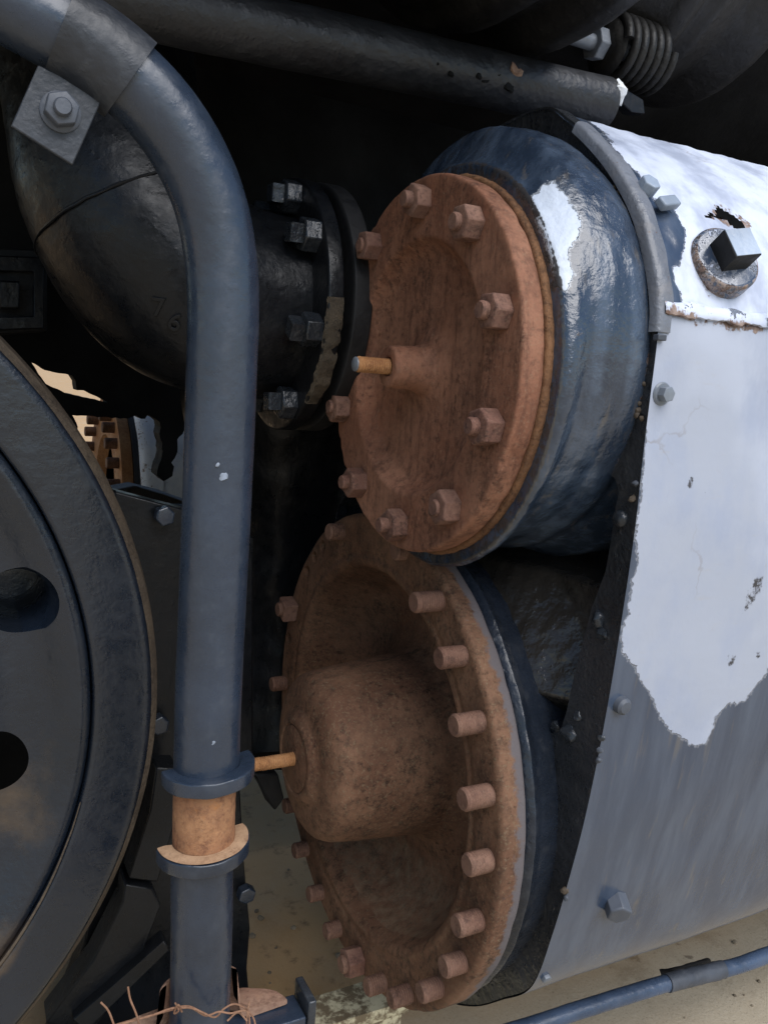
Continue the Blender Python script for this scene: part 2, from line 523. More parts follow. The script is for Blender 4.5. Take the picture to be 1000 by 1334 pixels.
def V(x, y, z): return Vector((x, y, z+H))
def pth(pts, **kw): return [at(x, y, **kw) for x, y in pts]

# ------------------------------------------------------------------ valve chest cover (upper rusty disc)
UY, UZ, UX, UR = .90027, .01483+H, .49995, .225
LY, LZ, LX, LR = 1.06026, -.558595+H, .555157, .36
XM = Vector((-1, 0, 0))

vc = thing('valve_chest_cover', (UX, UY, UZ), 'round brown rusted cover with ten hex nuts and a short stud, upper of the two', 'valve cover')
pr = [(.530, .19), (.530, .222), (.524, .225), (UX, .225), (UX, .1535), (.511, .1480), (.5205, .1370), (.5235, .118), (.524, .054), (.518, .0335), (.505, .0270), (.480, .0258), (.4675, .0252), (.4675, .012), (.474, .010), (.474, 0)]
pr = subdiv_profile(rnd_profile(pr, .0045, 4)[::-1], .004)
def fnU(x, r, t):
    q = Vector((x*9, math.cos(t)*r*9, math.sin(t)*r*9))
    k = noise.noise(q*2)*.0008+noise.noise(q*9)*.0004
    e = 0
    if r > .215:      # chipped edge at the low left of the disc
        e = -.002*max(0, noise.noise(Vector((math.cos(t)*9, math.sin(t)*9, 3))))
        if math.cos(t) < -.5: e -= .004*max(0, noise.noise(Vector((math.cos(t)*22, math.sin(t)*22, 8)))+.2)
    return r+e, x+k
mb = MB().add(*lathe(pr, (UY, UZ), segs=240, fn=fnU))
o = build('cover_plate', mb, M['rust'], vc, sharp=50)
mb = MB().add(*rod((.4745, UY, UZ), XM, thread(0, .0485, .0096, .0031), 24))
o = build('stud', mb, M['rust_orange'], vc)
mb = MB().add(*rod((.426, UY, UZ), XM, [(0, .0088), (.0015, .0086), (.0028, .0066)], 20))
build('stud_tip', mb, M['steel'], o)
nut_px = [(540, 262), (605, 290), (642, 405), (630, 557), (576, 662), (510, 682), (460, 628), (438, 530), (444, 418), (478, 320)]
for i, q in enumerate(nut_px):
    p = at(*q, X=.487)
    a = math.atan2(p.z-UZ, -(p.y-UY)); rr = .194
    c = Vector((UX+.0005, UY-rr*math.cos(a), UZ+rr*math.sin(a)))
    mb = MB().add(*polyprism(c, XM, (.0205+random.uniform(-.001, .001)), .0215+random.uniform(-.002, .002), 6, random.uniform(0, 1), .13, .045))
    nt = build('nut', mb, M['rust_nut'], vc, bevel=.0016)
    c2 = c+XM*.0202
    L_ = random.choice((.006, .009, .012, .010))
    mb = MB().add(*rod(c2, XM, thread(0, L_, .0098, .0028, .0007, .0022), 18))
    build('stud_end', mb, M['rust_nut'], nt)

# rust flaked gasket behind the cover
def fnG(x, r, t):
    if r < .2: return r, x
    q = Vector((math.cos(t)*20, math.sin(t)*20, x*60))
    e = noise.noise(q*.7)*.0009+noise.noise(q*3)*.0008+noise.noise(q*8)*.0009
    return r+e*(1.0 if r > .22 else .3), x+noise.noise(q*2)*.0008
mb = MB().add(*lathe(subdiv_profile([(.5285, .19), (.528, .224), (.5285, .2268), (.532, .2285), (.5365, .2280), (.538, .19)], .002), (UY, UZ), segs=300, fn=fnG))
build('gasket', mb, M['rust_flake'], vc, sharp=60)

# ------------------------------------------------------------------ valve chest barrel (painted drum behind the cover)
flakes = [(692, 262), (704, 240), (722, 236), (738, 262), (757, 288), (752, 312), (741, 330), (746, 352), (738, 383), (727, 372), (718, 345), (709, 318), (698, 288)]
flakes2 = [(640, 215), (665, 232), (690, 258), (705, 300), (718, 350), (725, 382), (716, 385), (702, 330), (684, 275), (655, 236)]
pr = [(.536, .18), (.536, .2405), (.540, .2445), (.552, .2500), (.575, .2560), (.598, .2580), (.625, .2570), (.645, .2535), (.656, .2470), (.666, .2400), (.80, .236), (.80, .15)]
pr = subdiv_profile(rnd_profile(pr, .006, 4), .003)
def fnD(x, r, t):
    q = Vector((x*14, math.cos(t)*4, math.sin(t)*4))
    k = noise.noise(q)*.0008+noise.noise(q*4)*.0006+noise.noise(q*13)*.0004
    if r < .2: k = 0
    return r+k, x
mb = MB().add(*lathe(pr, (UY, UZ), segs=420, fn=fnD))
for p in mb.v:
    t = max(0, min(1, (p.x-.540)/.035)); t = t*t*(3-2*t)
    t *= max(0, 1-max(0, p.x-.62)/.1)
    p.y += .016*t; p.z += .036*t
ch = build('valve_chest', mb, M['drum'], origin=(.6, UY, UZ), sharp=60)
tag(ch, 'thick glossy blue black barrel with white paint flakes behind the upper cover', 'valve chest')
def mD(p):
    q = proj(p)
    a = max(soft(q, flakes, 11), .44*soft(q, flakes2, 10))
    x = p.x
    e = max(0, 1-abs(x-.655)/.012)*.55 if p.z > UZ-.1 else max(0, 1-abs(x-.655)/.012)*.3
    return (a, e, max(0, 1-abs(x-.537)/.003)*.9)
mask_attr(ch, mD)

# ------------------------------------------------------------------ jacket round both cylinders
XJ = .65
E_px = [(700, 138), (740, 152), (790, 200), (828, 262), (848, 325), (858, 390), (856, 440), (846, 520), (836, 600), (826, 690), (812, 790), (795, 900), (770, 1030), (745, 1130), (720, 1215), (692, 1285)]
op = [(p.y, p.z) for p in (at(x, y, X=XJ) for x, y in E_px)]
top = [(1.36, .02+H), (1.30, .17+H), (1.18, .285+H), (1.04, .335+H)]
bot = [(.79, -.815+H), (.85, -.872+H), (.92, -.915+H), (1.0, -.935+H), (1.1, -.935+H), (1.25, -.90+H), (1.4, -.8+H), (1.5, -.65+H)]
outl0 = top+op+bot
outl = [(p.x, p.y) for p in spline([(y, z, 0) for y, z in outl0], 14)]
# even spacing
def resample(pl, step):
    out = [pl[0]]; acc = 0
    for a, b in zip(pl, pl[1:]):
        d = math.hypot(b[0]-a[0], b[1]-a[1])
        while acc+d >= step:
            t = (step-acc)/d
            a = (a[0]+(b[0]-a[0])*t, a[1]+(b[1]-a[1])*t)
            d = math.hypot(b[0]-a[0], b[1]-a[1]); acc = 0
            out.append(a)
        acc += d
    return out
outl = resample(outl, .004)
def onorm(i):
    a = outl[max(0, i-3)]; b = outl[min(len(outl)-1, i+3)]
    n = Vector((0, b[1]-a[1], -(b[0]-a[0]))).normalized()
    c = Vector((0, outl[i][0]-1.1, outl[i][1]-(H-.3)))
    return n if n.dot(c) > 0 else -n
def jhit(px, py):
    d = ray(px, py); best = None
    for i in range(len(outl)-1):
        (y1, z1), (y2, z2) = outl[i], outl[i+1]
        z1 -= H; z2 -= H
        den = d.y*(z2-z1)-d.z*(y2-y1)
        if abs(den) < 1e-9: continue
        t = (y1*(z2-z1)-z1*(y2-y1))/den
        s = (d.y*z1-d.z*y1)/-den if False else None
        yy, zz = d.y*t, d.z*t
        L2 = (y2-y1)**2+(z2-z1)**2
        s = ((yy-y1)*(y2-y1)+(zz-z1)*(z2-z1))/L2
        if -.01 <= s <= 1.01 and t > 0 and (best is None or t < best[0]): best = (t, i)
    return CAM+d*best[0], onorm(best[1])

jk = thing('cylinder_jacket', (1.2, 1.06, LZ), 'large curved metal jacket with white paint peeling off slate grey at right', 'cylinder jacket')
SEAM = [(858, 405), (900, 404), (950, 412), (1000, 424), (1300, 480)]
lower_white = [(846, 440), (838, 600), (836, 640), (832, 690), (820, 760), (812, 845), (826, 872), (838, 892), (850, 905), (860, 932), (876, 955), (893, 972), (921, 970), (928, 950), (940, 925), (962, 912), (985, 888), (1010, 860), (1400, 720), (1400, 300), (858, 395)]
upper_white = [(768, 155), (776, 165), (800, 185), (818, 215), (835, 228), (850, 262), (872, 268), (890, 300), (884, 340), (866, 330), (848, 312), (851, 345), (866, 352), (884, 390), (862, 400), (860, 430), (1400, 500), (1400, 200), (1000, 205), (930, 178), (880, 172), (830, 162), (790, 152)]
blue_patch = [(838, 265), (862, 262), (880, 300), (886, 350), (880, 395), (868, 392), (858, 345), (845, 300)]
rusts = [[(884, 404), (1000, 420), (1000, 434), (905, 430), (888, 420)], [(920, 405), (960, 410), (965, 432), (925, 430)], [(975, 412), (1000, 418), (1000, 440), (980, 436)],
         [(770, 142), (830, 150), (900, 165), (970, 185), (965, 192), (925, 180), (880, 178), (830, 170), (780, 158)]]
smudges = [[(965, 780), (975, 755), (995, 748), (996, 765), (980, 785), (962, 802)], [(890, 622), (905, 616), (908, 628), (896, 640)], [(995, 500), (1005, 500), (1005, 545), (995, 540)],
           [(860, 612), (864, 611), (864, 616), (860, 616)], [(985, 850), (990, 850), (990, 856), (985, 856)], [(945, 850), (958, 850), (955, 866), (942, 864)], [(918, 640), (922, 640), (922, 645)], [(880, 970), (893, 974), (923, 973), (924, 978), (888, 980)]]
tear = [(918, 282), (925, 277), (930, 281), (933, 269), (940, 272), (955, 281), (967, 290), (973, 298), (973, 307), (968, 306), (960, 301), (955, 297), (948, 289), (938, 284), (926, 285)]
def seam_y(x):
    for (x1, y1), (x2, y2) in zip(SEAM, SEAM[1:]):
        if x1 <= x <= x2: return y1+(y2-y1)*(x-x1)/(x2-x1)
    return SEAM[0][1] if x < SEAM[0][0] else SEAM[-1][1]
xs = [XJ+.0038*i for i in range(200)]
xs += [xs[-1]+.02*i for i in range(1, 80)]
mb = MB(); nx = len(xs)
seam_pt, _ = jhit(900, 408)
for i, (y, z) in enumerate(outl):
    n = onorm(i)
    for j, x in enumerate(xs):
        q = Vector((x*5, y*5, z*5))
        k = noise.noise(q)*.0030+noise.noise(q*2.3)*.0012
        ee = math.exp(-(x-XJ)/.05)
        k *= 1-.7*ee
        # upper sheet lies lower; rough near the seam
        wv = noise.noise(Vector((x*25, 3, 1)))*.004
        if z > seam_pt.z+wv and y < 1.25:
            k -= .0060
            k += noise.noise(q*9)*.0016+abs(noise.noise(q*20))*.0007
            dd = z-seam_pt.z
            if dd < .05: k += noise.noise(q*16)*.002*(1-dd/.05)
        mb.v.append(Vector((x, y, z))+n*k)
ni = len(outl)
for i in range(ni-1):
    for j in range(nx-1):
        a = i*nx+j
        mb.f.append((a, a+1, a+nx+1, a+nx))
# real torn opening above the square plug
pxs = [proj(p) if p.x < 1.35 and p.y < 1.2 else (-99, -99) for p in mb.v]
def keep(f):
    for i in f:
        if not (900 < pxs[i][0] < 985 and 262 < pxs[i][1] < 315): return True
    c = (sum(pxs[i][0] for i in f)/4, sum(pxs[i][1] for i in f)/4)
    w = (mb.v[f[0]]*60)
    return not inside((c[0]+noise.noise(w)*2, c[1]+noise.noise(w*1.3)*2), tear)
mb.f = [f for f in mb.f if keep(f)]
js = build('sheet', mb, M['sheet'], jk, sharp=60)
def mJ(p):
    if p.x > 1.45 or p.y > 1.3: return (.8 if p.z > LZ+.15 else .2, 0, 0)
    q = proj(p)
    w = noise.noise_vector(p*22)*7+noise.noise_vector(p*60)*3
    q = (q[0]+w.x, q[1]+w.y)
    up = q[1] < seam_y(q[0])
    if up: wh = soft(q, upper_white, 9)-.60*soft(q, blue_patch, 14)
    else: wh = soft(q, lower_white, 10)
    ru = max(soft(q, r, 6)*(.62 if k < 3 else .8) for k, r in enumerate(rusts))
    if abs(q[1]-seam_y(q[0])) < 10 and q[0] > 860: ru = max(ru, .52*(1-abs(q[1]-seam_y(q[0]))/10))
    dx, dy = (q[0]-942)/34, (q[1]-340)/42
    rr = math.hypot(dx, dy)
    if rr < 1.35: ru = max(ru, .55*(1.35-rr)/.5 if dy > -.6 else .3*(1.35-rr)/.5)
    sm = max(soft(q, s, 5) for s in smudges)*.62
    d = sdist(q, tear) if 880 < q[0] < 1000 and 250 < q[1] < 330 else -99
    if d > -4: ru = max(ru, .5)
    return (wh, min(.8, ru), sm)
mask_attr(js, mJ)

# black rim plate with the hollow between the two barrels
def circ_pts(cy, cz, r, a0, a1, n):
    return [(cy-r*math.cos(R(a0+(a1-a0)*i/n)), cz+r*math.sin(R(a0+(a1-a0)*i/n))) for i in range(n+1)]
cav_px = [(760, 608), (780, 612), (800, 622), (806, 640), (801, 662), (796, 700), (788, 745), (770, 792), (758, 840), (749, 872), (738, 925), (730, 950), (712, 958)]
cav = [(p.y, p.z) for p in (at(x, y, X=XJ+.002) for x, y in cav_px)]
inner = [(1.30, .05+H), (1.3, .2+H)]
inner = circ_pts(UY, UZ, .225, 178, -12, 40)+cav+circ_pts(LY, LZ, .34, 22, -178, 50)+[(1.48, -.45+H), (1.42, -.25+H), (1.25, -.1+H)]
inner = resample(inner+[inner[0]], .006)
outer = outl[::2]
OUT3 = [Vector((XJ+.002, y, z)) for y, z in outer]
# tuck the rim just inside the sheet
ctr = Vector((XJ+.002, 1.1, H-.3))
OUT3 = [p+(ctr-p).normalized()*.002 for p in OUT3]
cyl = thing('cylinder_casting', (XJ, LY, LZ), 'black painted cylinder casting with hollow between its two barrels', 'cylinder casting')
mb = MB().add(*prism(OUT3, (.02, 0, 0), [[Vector((XJ+.002, y, z)) for y, z in inner]]))
bmx = bmesh.new()
me = bpy.data.meshes.new('t'); me.from_pydata(mb.v, [], mb.f); bmx.from_mesh(me)
bmesh.ops.subdivide_edges(bmx, edges=[e for e in bmx.edges if e.calc_length() > .03], cuts=3, use_grid_fill=True)
bmesh.ops.triangulate(bmx, faces=[f for f in bmx.faces if len(f.verts) > 4])
bmx.verts.ensure_lookup_table()
mb = MB(); mb.v = [v.co.copy() for v in bmx.verts]; mb.f = [tuple(v.index for v in f.verts) for f in bmx.faces]
bmx.free(); bpy.data.meshes.remove(me)
build('rim_plate', mb, M['rim'], cyl, sharp=40)
# walls of the hollow and its bumpy floor
mb = MB()
loop = inner
k = len(loop)
v = []; f = []
deps = [0, .006, .02, .05, .085, .12, .14]
for dj in deps:
    for (y, z) in loop: v.append((XJ+.008+dj, y, z))
for j in range(len(deps)-1):
    for i in range(k):
        f.append((j*k+i, j*k+(i+1) % k, (j+1)*k+(i+1) % k, (j+1)*k+i))
mb.add(v, f); lump(mb, .0016, 26, octv=2)
build('hollow_wall', mb, M['paint_gloss'], cyl, sharp=60)
# floor web: rises out of the hollow towards the lower barrel
mb = MB(); nu, nv = 110, 130
for i in range(nu+1):
    for j in range(nv+1):
        y = .66+.42*i/nu; z = H-.52+.52*j/nv
        t = max(0, min(1, (z-(H-.40))/.24))
        rL = math.hypot(y-LY, z-LZ)
        x = XJ-.010+.15*max(0, (t-.70)/.30)**.8+.75*min(.07, max(0, rL-.335))
        x += .05*max(0, min(1, (H-.372-z)/.03))
        p = Vector((x, y, z))
        x += noise.noise(p*20)*.0030+noise.noise(p*55)*.0022+noise.noise(p*110)*.0011
        mb.v.append(Vector((x, y, z)))
inset = [(y+(1.1-y)*.012, z) for y, z in outl]
for i in range(nu):
    for j in range(nv):
        a = i*(nv+1)+j
        if all(inside((mb.v[k_].y, mb.v[k_].z), inset) and math.hypot(mb.v[k_].y-LY, mb.v[k_].z-LZ) > .322 for k_ in (a, a+nv+2)): mb.f.append((a, a+1, a+nv+2, a+nv+1))
build('hollow_floor', mb, M['brown_gloss'], cyl, sharp=80)
# lower barrel
pr = [(.597, .31), (.597, .346), (.604, .352), (.608, .3545), (.613, .350), (.622, .345), (.640, .343), (.652, .341), (.664, .336), (.70, .332), (.80, .330)]
pr = subdiv_profile(rnd_profile(pr, .003, 3), .004)
def fnB(x, r, t):
    q = Vector((x*12, math.cos(t)*6, math.sin(t)*6))
    k = noise.noise(q)*.002+noise.noise(q*4)*.0014
    return r+(k if r > .3 else 0), x
mb = MB().add(*lathe(pr, (LY, LZ), segs=280, fn=fnB))
build('barrel', mb, M['paint_blue'], cyl, sharp=60)
# lumps, rivets and weld beads on the rim plate
for (x, y, r_) in [(808, 676, .0105), (780, 808, .010), (785, 826, .008), (742, 955, .0095), (752, 932, .006), (724, 945, .007), (792, 560, .006)]:
    p = at(x, y, X=XJ+.002)
    mb = MB().add(*rod(p, XM, [(0, r_), (r_*.25, r_*.98), (r_*.5, r_*.8), (r_*.65, r_*.45), (r_*.7, .001)], 20))
    if y != 676: lump(mb, .004, 90, octv=2)
    build('rivet', mb, M['paint_gloss'], cyl, sharp=60)
# edge strip over the upper sheet edge
strip_idx = [i for i, (y, z) in enumerate(outl) if z > at(850, 436, X=XJ).z and y < at(752, 160, X=XJ).y]
mb = MB(); i0 = strip_idx
for i in i0:
    n = onorm(i); y, z = outl[i]; c = Vector((XJ, y, z))
    wv = noise.noise(Vector((y*30, z*30, 0)))*.0015
    wd = .018+.005*noise.noise(Vector((z*25, y*10, 4)))
    ring = [c+Vector((-.004, 0, 0))-n*.010, c+Vector((-.0045+wv, 0, 0))+n*.0, c+Vector((-.002+wv, 0, 0))+n*.0030, c+Vector((.004, 0, 0))+n*(.0036+wv), c+Vector((wd*.6, 0, 0))+n*(.0032+wv*1.5), c+Vector((wd, 0, 0))+n*.0022, c+Vector((wd+.001, 0, 0))-n*.003]
    mb.v += ring
for a in range(len(i0)-1):
    for b in range(6):
        q = a*7+b; mb.f.append((q, q+1, q+8, q+7))
build('edge_strip', mb, paint_mat('worn_edge_paint', (.20, .215, .25), rough=.34, lump=1.0, chips=(.12, .07, .045), chip_amt=.06, dusty=.5, dust=(.2, .19, .19)), jk, sharp=50)
# weld crumbs along the edge
mb = MB()
for y in range(245, 560, 5):
    x = 800+ (y-245)*.16 if y < 440 else 836-(y-440)*.05
    if random.random() < .5: continue
    p = at(x+random.uniform(-4, 4), y, X=XJ-.001)
    r_ = random.uniform(.0015, .004)
    mb.add(*rod(p, (-1, random.uniform(-.6, .6), random.uniform(-.6, .6)), [(-r_*.5, r_*1.2), (r_*.3, r_), (r_*.8, r_*.5)], 7))
build('weld_bead', lump(mb, .001, 150, octv=1), M['dusty_edge'], cyl, sharp=50)
for (x, y) in [(783, 962), (781, 977), (779, 991), (735, 1160), (736, 1170), (827, 630), (823, 650)]:
    p = at(x, y, X=XJ-.001); r_ = random.uniform(.003, .0045)
    mb = MB().add(*rod(p, (-1, -.5, .2), [(-r_*.6, r_*1.2), (r_*.2, r_*1.1), (r_*.5, r_*.5)], 8))
    build('weld_spatter', lump(mb, .002, 150, octv=2), random.choice((M['zinc'], M['dusty_edge'], M['paint_gloss'])), cyl, sharp=50)

# lapped edge of the lower sheet
si = min(range(len(outl)), key=lambda i: abs(outl[i][1]-seam_pt.z)+(9 if outl[i][0] > 1.25 else 0))
mb = MB(); nL = 330
for a in range(nL):
    x = XJ+.004+a*.0028
    r1 = noise.noise(Vector((x*40, 0, 0)))*.004+noise.noise(Vector((x*140, 0, 3)))*.0022
    r2 = noise.noise(Vector((x*35, 7, 0)))*.003
    for dz, off in ((.010+r2, .000), (.007+r2, .0035), (.000, .0052), (-.006+r1, .0046), (-.0065+r1, .0015)):
        y, z = outl[si]; n = onorm(si); tz = Vector((0, n.z, -n.y))
        if tz.z < 0: tz = -tz
        mb.v.append(Vector((x, y, z))+tz*dz+n*(off+noise.noise(Vector((x*60, dz*300, 2)))*.0012))
for a in range(nL-1):
    for b in range(4):
        q = a*5+b; mb.f.append((q, q+1, q+6, q+5))
o = build('lapped_edge', mb, M['sheet'], jk, sharp=40)
mask_attr(o, lambda p: (.68+.25*noise.noise(p*35), .22+.45*noise.noise(p*28+Vector((0, 0, 5)))+(.25 if p.z < seam_pt.z-.003 else 0), 0))

# fasteners on the jacket
def on_jacket(px, py): return jhit(px, py)
p, n = on_jacket(840, 247)
build('bolt', MB().add(*polyprism(p-n*.003, n, .0115, .015, 6, .4, .12, .03)), M['pale_blue'], jk, bevel=.001)
p, n = on_jacket(866, 268)
u, w, _ = basis(n)
mb = MB().add(*box(p+n*.004, .030, .014, .010, Matrix((u, w, n)).transposed() @ Matrix.Rotation(.3, 3, 'Z')))
build('clip', mb, M['pale_blue'], jk, bevel=.002)
p, n = on_jacket(861, 513)
wz = build('washer', MB().add(*rod(p-n*.002, n, [(0, .0125), (.003, .0125), (.0045, .011)], 24)), M['steel'], jk)
build('bolt', MB().add(*polyprism(p+n*.0022, n, .0085, .0095, 6, .2, .12)), M['steel'], jk, bevel=.0008)
p, n = on_jacket(808, 918)
build('bolt', MB().add(*rod(p-n*.003, n, [(0, .0105), (.009, .0100), (.012, .007), (.0125, .001)], 18)), M['zinc'], jk)
p, n = on_jacket(803, 1172)
bo = build('bolt', MB().add(*polyprism(p-n*.006, n+Vector((-.4, 0, -.2)), .0165, .028, 6, .5, .12, .05)), M['zinc'], jk, bevel=.0015)
p, n = on_jacket(710, 1273)
build('bolt', MB().add(*polyprism(p-n*.002, n, .007, .007, 6, .2, .15)), M['steel'], jk, bevel=.0006)
p, n = on_jacket(878, 401)
build('bolt', MB().add(*rod(p-n*.002, n, [(0, .004), (.003, .004), (.004, .002)], 12)), M['black'], jk)
p, n = on_jacket(857, 440)
build('clip', MB().add(*box(p+n*.002, .012, .008, .006)), M['zinc'], jk, bevel=.001)

# square headed plug screwed into the jacket
p, n = on_jacket(941, 341)
pg = thing('drain_plug', p, 'slate square headed plug with round collar below the torn hole in white jacket', 'plug')
nn = (n+Vector((-.20, 0, .10))).normalized()
build('collar', MB().add(*rod(p-nn*.012, nn, rnd_profile([(0, .0001), (0, .0405), (.018, .0405), (.021, .037), (.022, .0001)], .002, 3), 64)), M['plug'] if 'plug' in M else M['sheet'], pg, sharp=40)
u, w, _ = basis(nn)
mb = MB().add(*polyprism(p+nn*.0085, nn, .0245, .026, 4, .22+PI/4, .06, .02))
sqh = build('square_head', mb, M['black'], pg, bevel=.0016)  # head sides black, outer end face pale blue
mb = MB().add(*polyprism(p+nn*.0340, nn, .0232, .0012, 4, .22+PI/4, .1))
build('pale_end', mb, M['pale_blue'], sqh)
mask_attr(pg.children[0], lambda q: (.40+.25*noise.noise(q*30), .05 if (q-p).dot(nn) > .0085 else .62, 0))

# ------------------------------------------------------------------ cylinder cover (lower rusty flange)
cc = thing('cylinder_cover', (LX, LY, LZ), 'big dark rusted round cover with domed boss and a ring of bare studs', 'cylinder cover')
pr = [(.592, .30), (.592, .357), (.588, .360), (LX+.004, .360), (LX, .354), (LX, .306), (LX+.003, .297), (LX+.0005, .289), (LX+.006, .279), (.578, .272), (.610, .262), (.640, .244), (.658, .216), (.662, .185), (.652, .154), (.632, .139), (.515, .1280), (.480, .1240), (.466, .1175), (.4575, .1050), (.4530, .0880), (.4515, .0740), (.4490, .0680), (.4435, .0615), (.440, .0565), (.4402, .0505), (.4425, .0490), (.4425, .0)]
pr = subdiv_profile(rnd_profile(pr, .008, 5)[::-1], .004)
def fnL(x, r, t):
    q = Vector((x*8, math.cos(t)*r*8, math.sin(t)*r*8))
    k = noise.noise(q*1.6)*.0005+noise.noise(q*7)*.0004
    e = 0
    if r > .345: e = -.0025*max(0, noise.noise(Vector((math.cos(t)*11, math.sin(t)*11, 5))))
    return r+e+noise.noise(q*5)*.0004, x+k
mb = MB().add(*lathe(pr, (LY, LZ), segs=288, fn=fnL))
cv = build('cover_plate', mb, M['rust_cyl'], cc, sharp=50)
def stud_c(px, py, X=.548, rr=.3365):
    p = at(px, py, X=X)
    a = math.atan2(p.z-LZ, -(p.y-LY))
    return Vector((LX, LY-rr*math.cos(a), LZ+rr*math.sin(a)))
cut = MB()
for q in [(419, 706), (409, 724), (399, 742), (373, 827), (368, 929), (375, 985)]:
    c = stud_c(*q, X=LX)
    cut.add(*rod(c+Vector((-.02, 0, 0)), (1, 0, 0), [(0, .0115), (.05, .0115)], 20))
boolean(cv, cut)
def mC(p):
    r = math.hypot(p.y-LY, p.z-LZ)
    a = (.30+.36*max(0, min(1, (p.x-LX-.014)/.015))) if (r > .353 and p.x > LX+.001) else 0
    a += .25*max(0, min(1, (r-.335)/.012))*(1 if p.y < LY else 0)*(a == 0)
    d = 0
    if .15 < r < .272 and p.z < LZ-.10: d = .48*min(1, (LZ-.10-p.z)/.10)*min(1, (r-.15)/.05)  # bowl bottom coloured paler: settled dust plus its lit look, painted in
    return (a, d, 0)
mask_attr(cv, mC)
build('boss_face', MB().add(*rod((.4427, LY, LZ), XM, [(0, .0485), (.0012, .0485), (.0018, .0475)], 48)), M['rust_cyl'], cc)
mb = MB().add(*rod((.447, LY, LZ), XM, thread(0, .075, .0098, .0034, .0008), 22))
build('centre_rod', lump(mb, .0008, 90, octv=1), M['rust_orange'], cc)
studs = [(566, 784, .048), (594, 857, .043), (614, 942, .046), (627, 1035, .046), (631, 1123, .038), (617, 1200, .040), (596, 1256, .034), (566, 1288, .036), (527, 1300, .036), (494, 1287, .034),
         (435, 1219, .030), (412, 1169, .030), (390, 1114, .030), (373, 1055, .028), (356, 881, .034), (440, 694, .030), (517, 735, .020)]
for (x, y, L_) in studs:
    c = stud_c(x, y)
    build('stud', MB().add(*rod(c+Vector((.004, 0, 0)), XM, thread(0, L_*.82+.004, .0138, .0034, .0010, .003), 24)), M['rust_stud'], cc, sharp=20)
for (x, y, s_) in [(463, 1258, 6), (373, 781, 4)]:
    c = stud_c(x, y)
    nt = build('nut', MB().add(*polyprism(c, XM, .0235, .026, s_, .5, .12, .04)), M['rust_nut'], cc, bevel=.002)
    build('stud_end', MB().add(*rod(c+XM*.025, XM, thread(0, .008, .0135, .0031, .0006), 18)), M['rust_stud'], nt)

# ------------------------------------------------------------------ upright pipe
PY = .80
def pp(x, y): return at(x, y, Y=PY)
vp = thing('upright_pipe', pp(258, 1334), 'slate painted upright pipe bending left at its top, rusty joint between two collars', 'pipe')
prad = .0340
path = [pp(257, 1420)]+[pp(x, y) for x, y in [(262, 1250), (264, 1105)]]
build('lower_pipe', lump(MB().add(*tube(spline(path, 24), .0330, 64)), .0005, 30), M['paint'], vp)
build('rusty_union', lump(MB().add(*tube(spline([pp(265.5, 1110), pp(266, 1060), pp(267.5, 1000)], 16), .0325, 64)), .0006, 40), M['rust_pipe'], vp)
path = [pp(269.5, 1000), pp(272, 900), pp(279, 740), pp(285, 600), pp(289.5, 470), pp(291, 395), pp(287, 330), pp(273, 262), pp(245, 198), pp(205, 140), pp(155, 92), pp(95, 50), pp(10, 0), pp(-80, -50)]
sp_up = spline(path, 60)
build('upper_pipe', lump(MB().add(*tube(spline(path, 14), prad, 72)), .0003, 20), M['paint'], vp)
def collar(px, py, mat_top, mat, R_, hh, name, tilt=0):
    c = pp(px, py)
    mbx = MB(); n_ = 60; a0, a1 = R(178), R(372)
    prof = rnd_profile([(0, .0325), (hh, .0325), (hh, R_), (0, R_), (0, .0325)], .0018, 3)
    v, f = lathe([(c.z+z, r) for z, r in prof], (c.x, c.y), 'z', n_, a0, a1)
    k = len(prof); n1 = n_+1
    f.append(tuple(i*n1 for i in range(k-1))); f.append(tuple(i*n1+n_ for i in range(k-1))[::-1])
    mbx.add([Vector(p)+Vector((0, 0, tilt*(p[0]-c.x))) for p in v], f)
    lump(mbx, .0007, 50, octv=2)
    o = build(name, mbx, mat, vp, sharp=40)
    return o, c
collar(271, 1011, None, M['paint'], .0485, .0155, 'collar', .05)
lc, c = collar(264, 1110, None, M['paint'], .0490, .0150, 'collar', .05)
v, f = lathe([(c.z+.0163, .0328), (c.z+.0171, .040), (c.z+.0163, .0478)], (c.x, c.y), 'z', 60, R(178), R(372))
mb = MB().add([Vector(p)+Vector((0, 0, .05*(p[0]-c.x))) for p in v], f)
build('rust_film', lump(mb, .0004, 60, octv=1), M['tan_face'], lc)
for (x, y, r_) in [(291, 621, .0046), (283, 606, .0016), (279, 969, .0022)]:
    d = ray(x, y)
    best = None; t = .5
    while t < 1.4 and best is None:
        q = CAM+d*t
        c = min(sp_up, key=lambda k: (k-q).length_squared)
        if (q-c).length < prad+.0003: best = (q, (q-c).normalized())
        t += .0004
    if best:
        mbc = MB().add(*rod(best[0], best[1], [(-.001, r_), (.0003, r_*.95), (.0006, r_*.7)], 14))
        build('paint_chip', lump(mbc, .0022, 160, octv=2), M['chip'], vp, sharp=60)
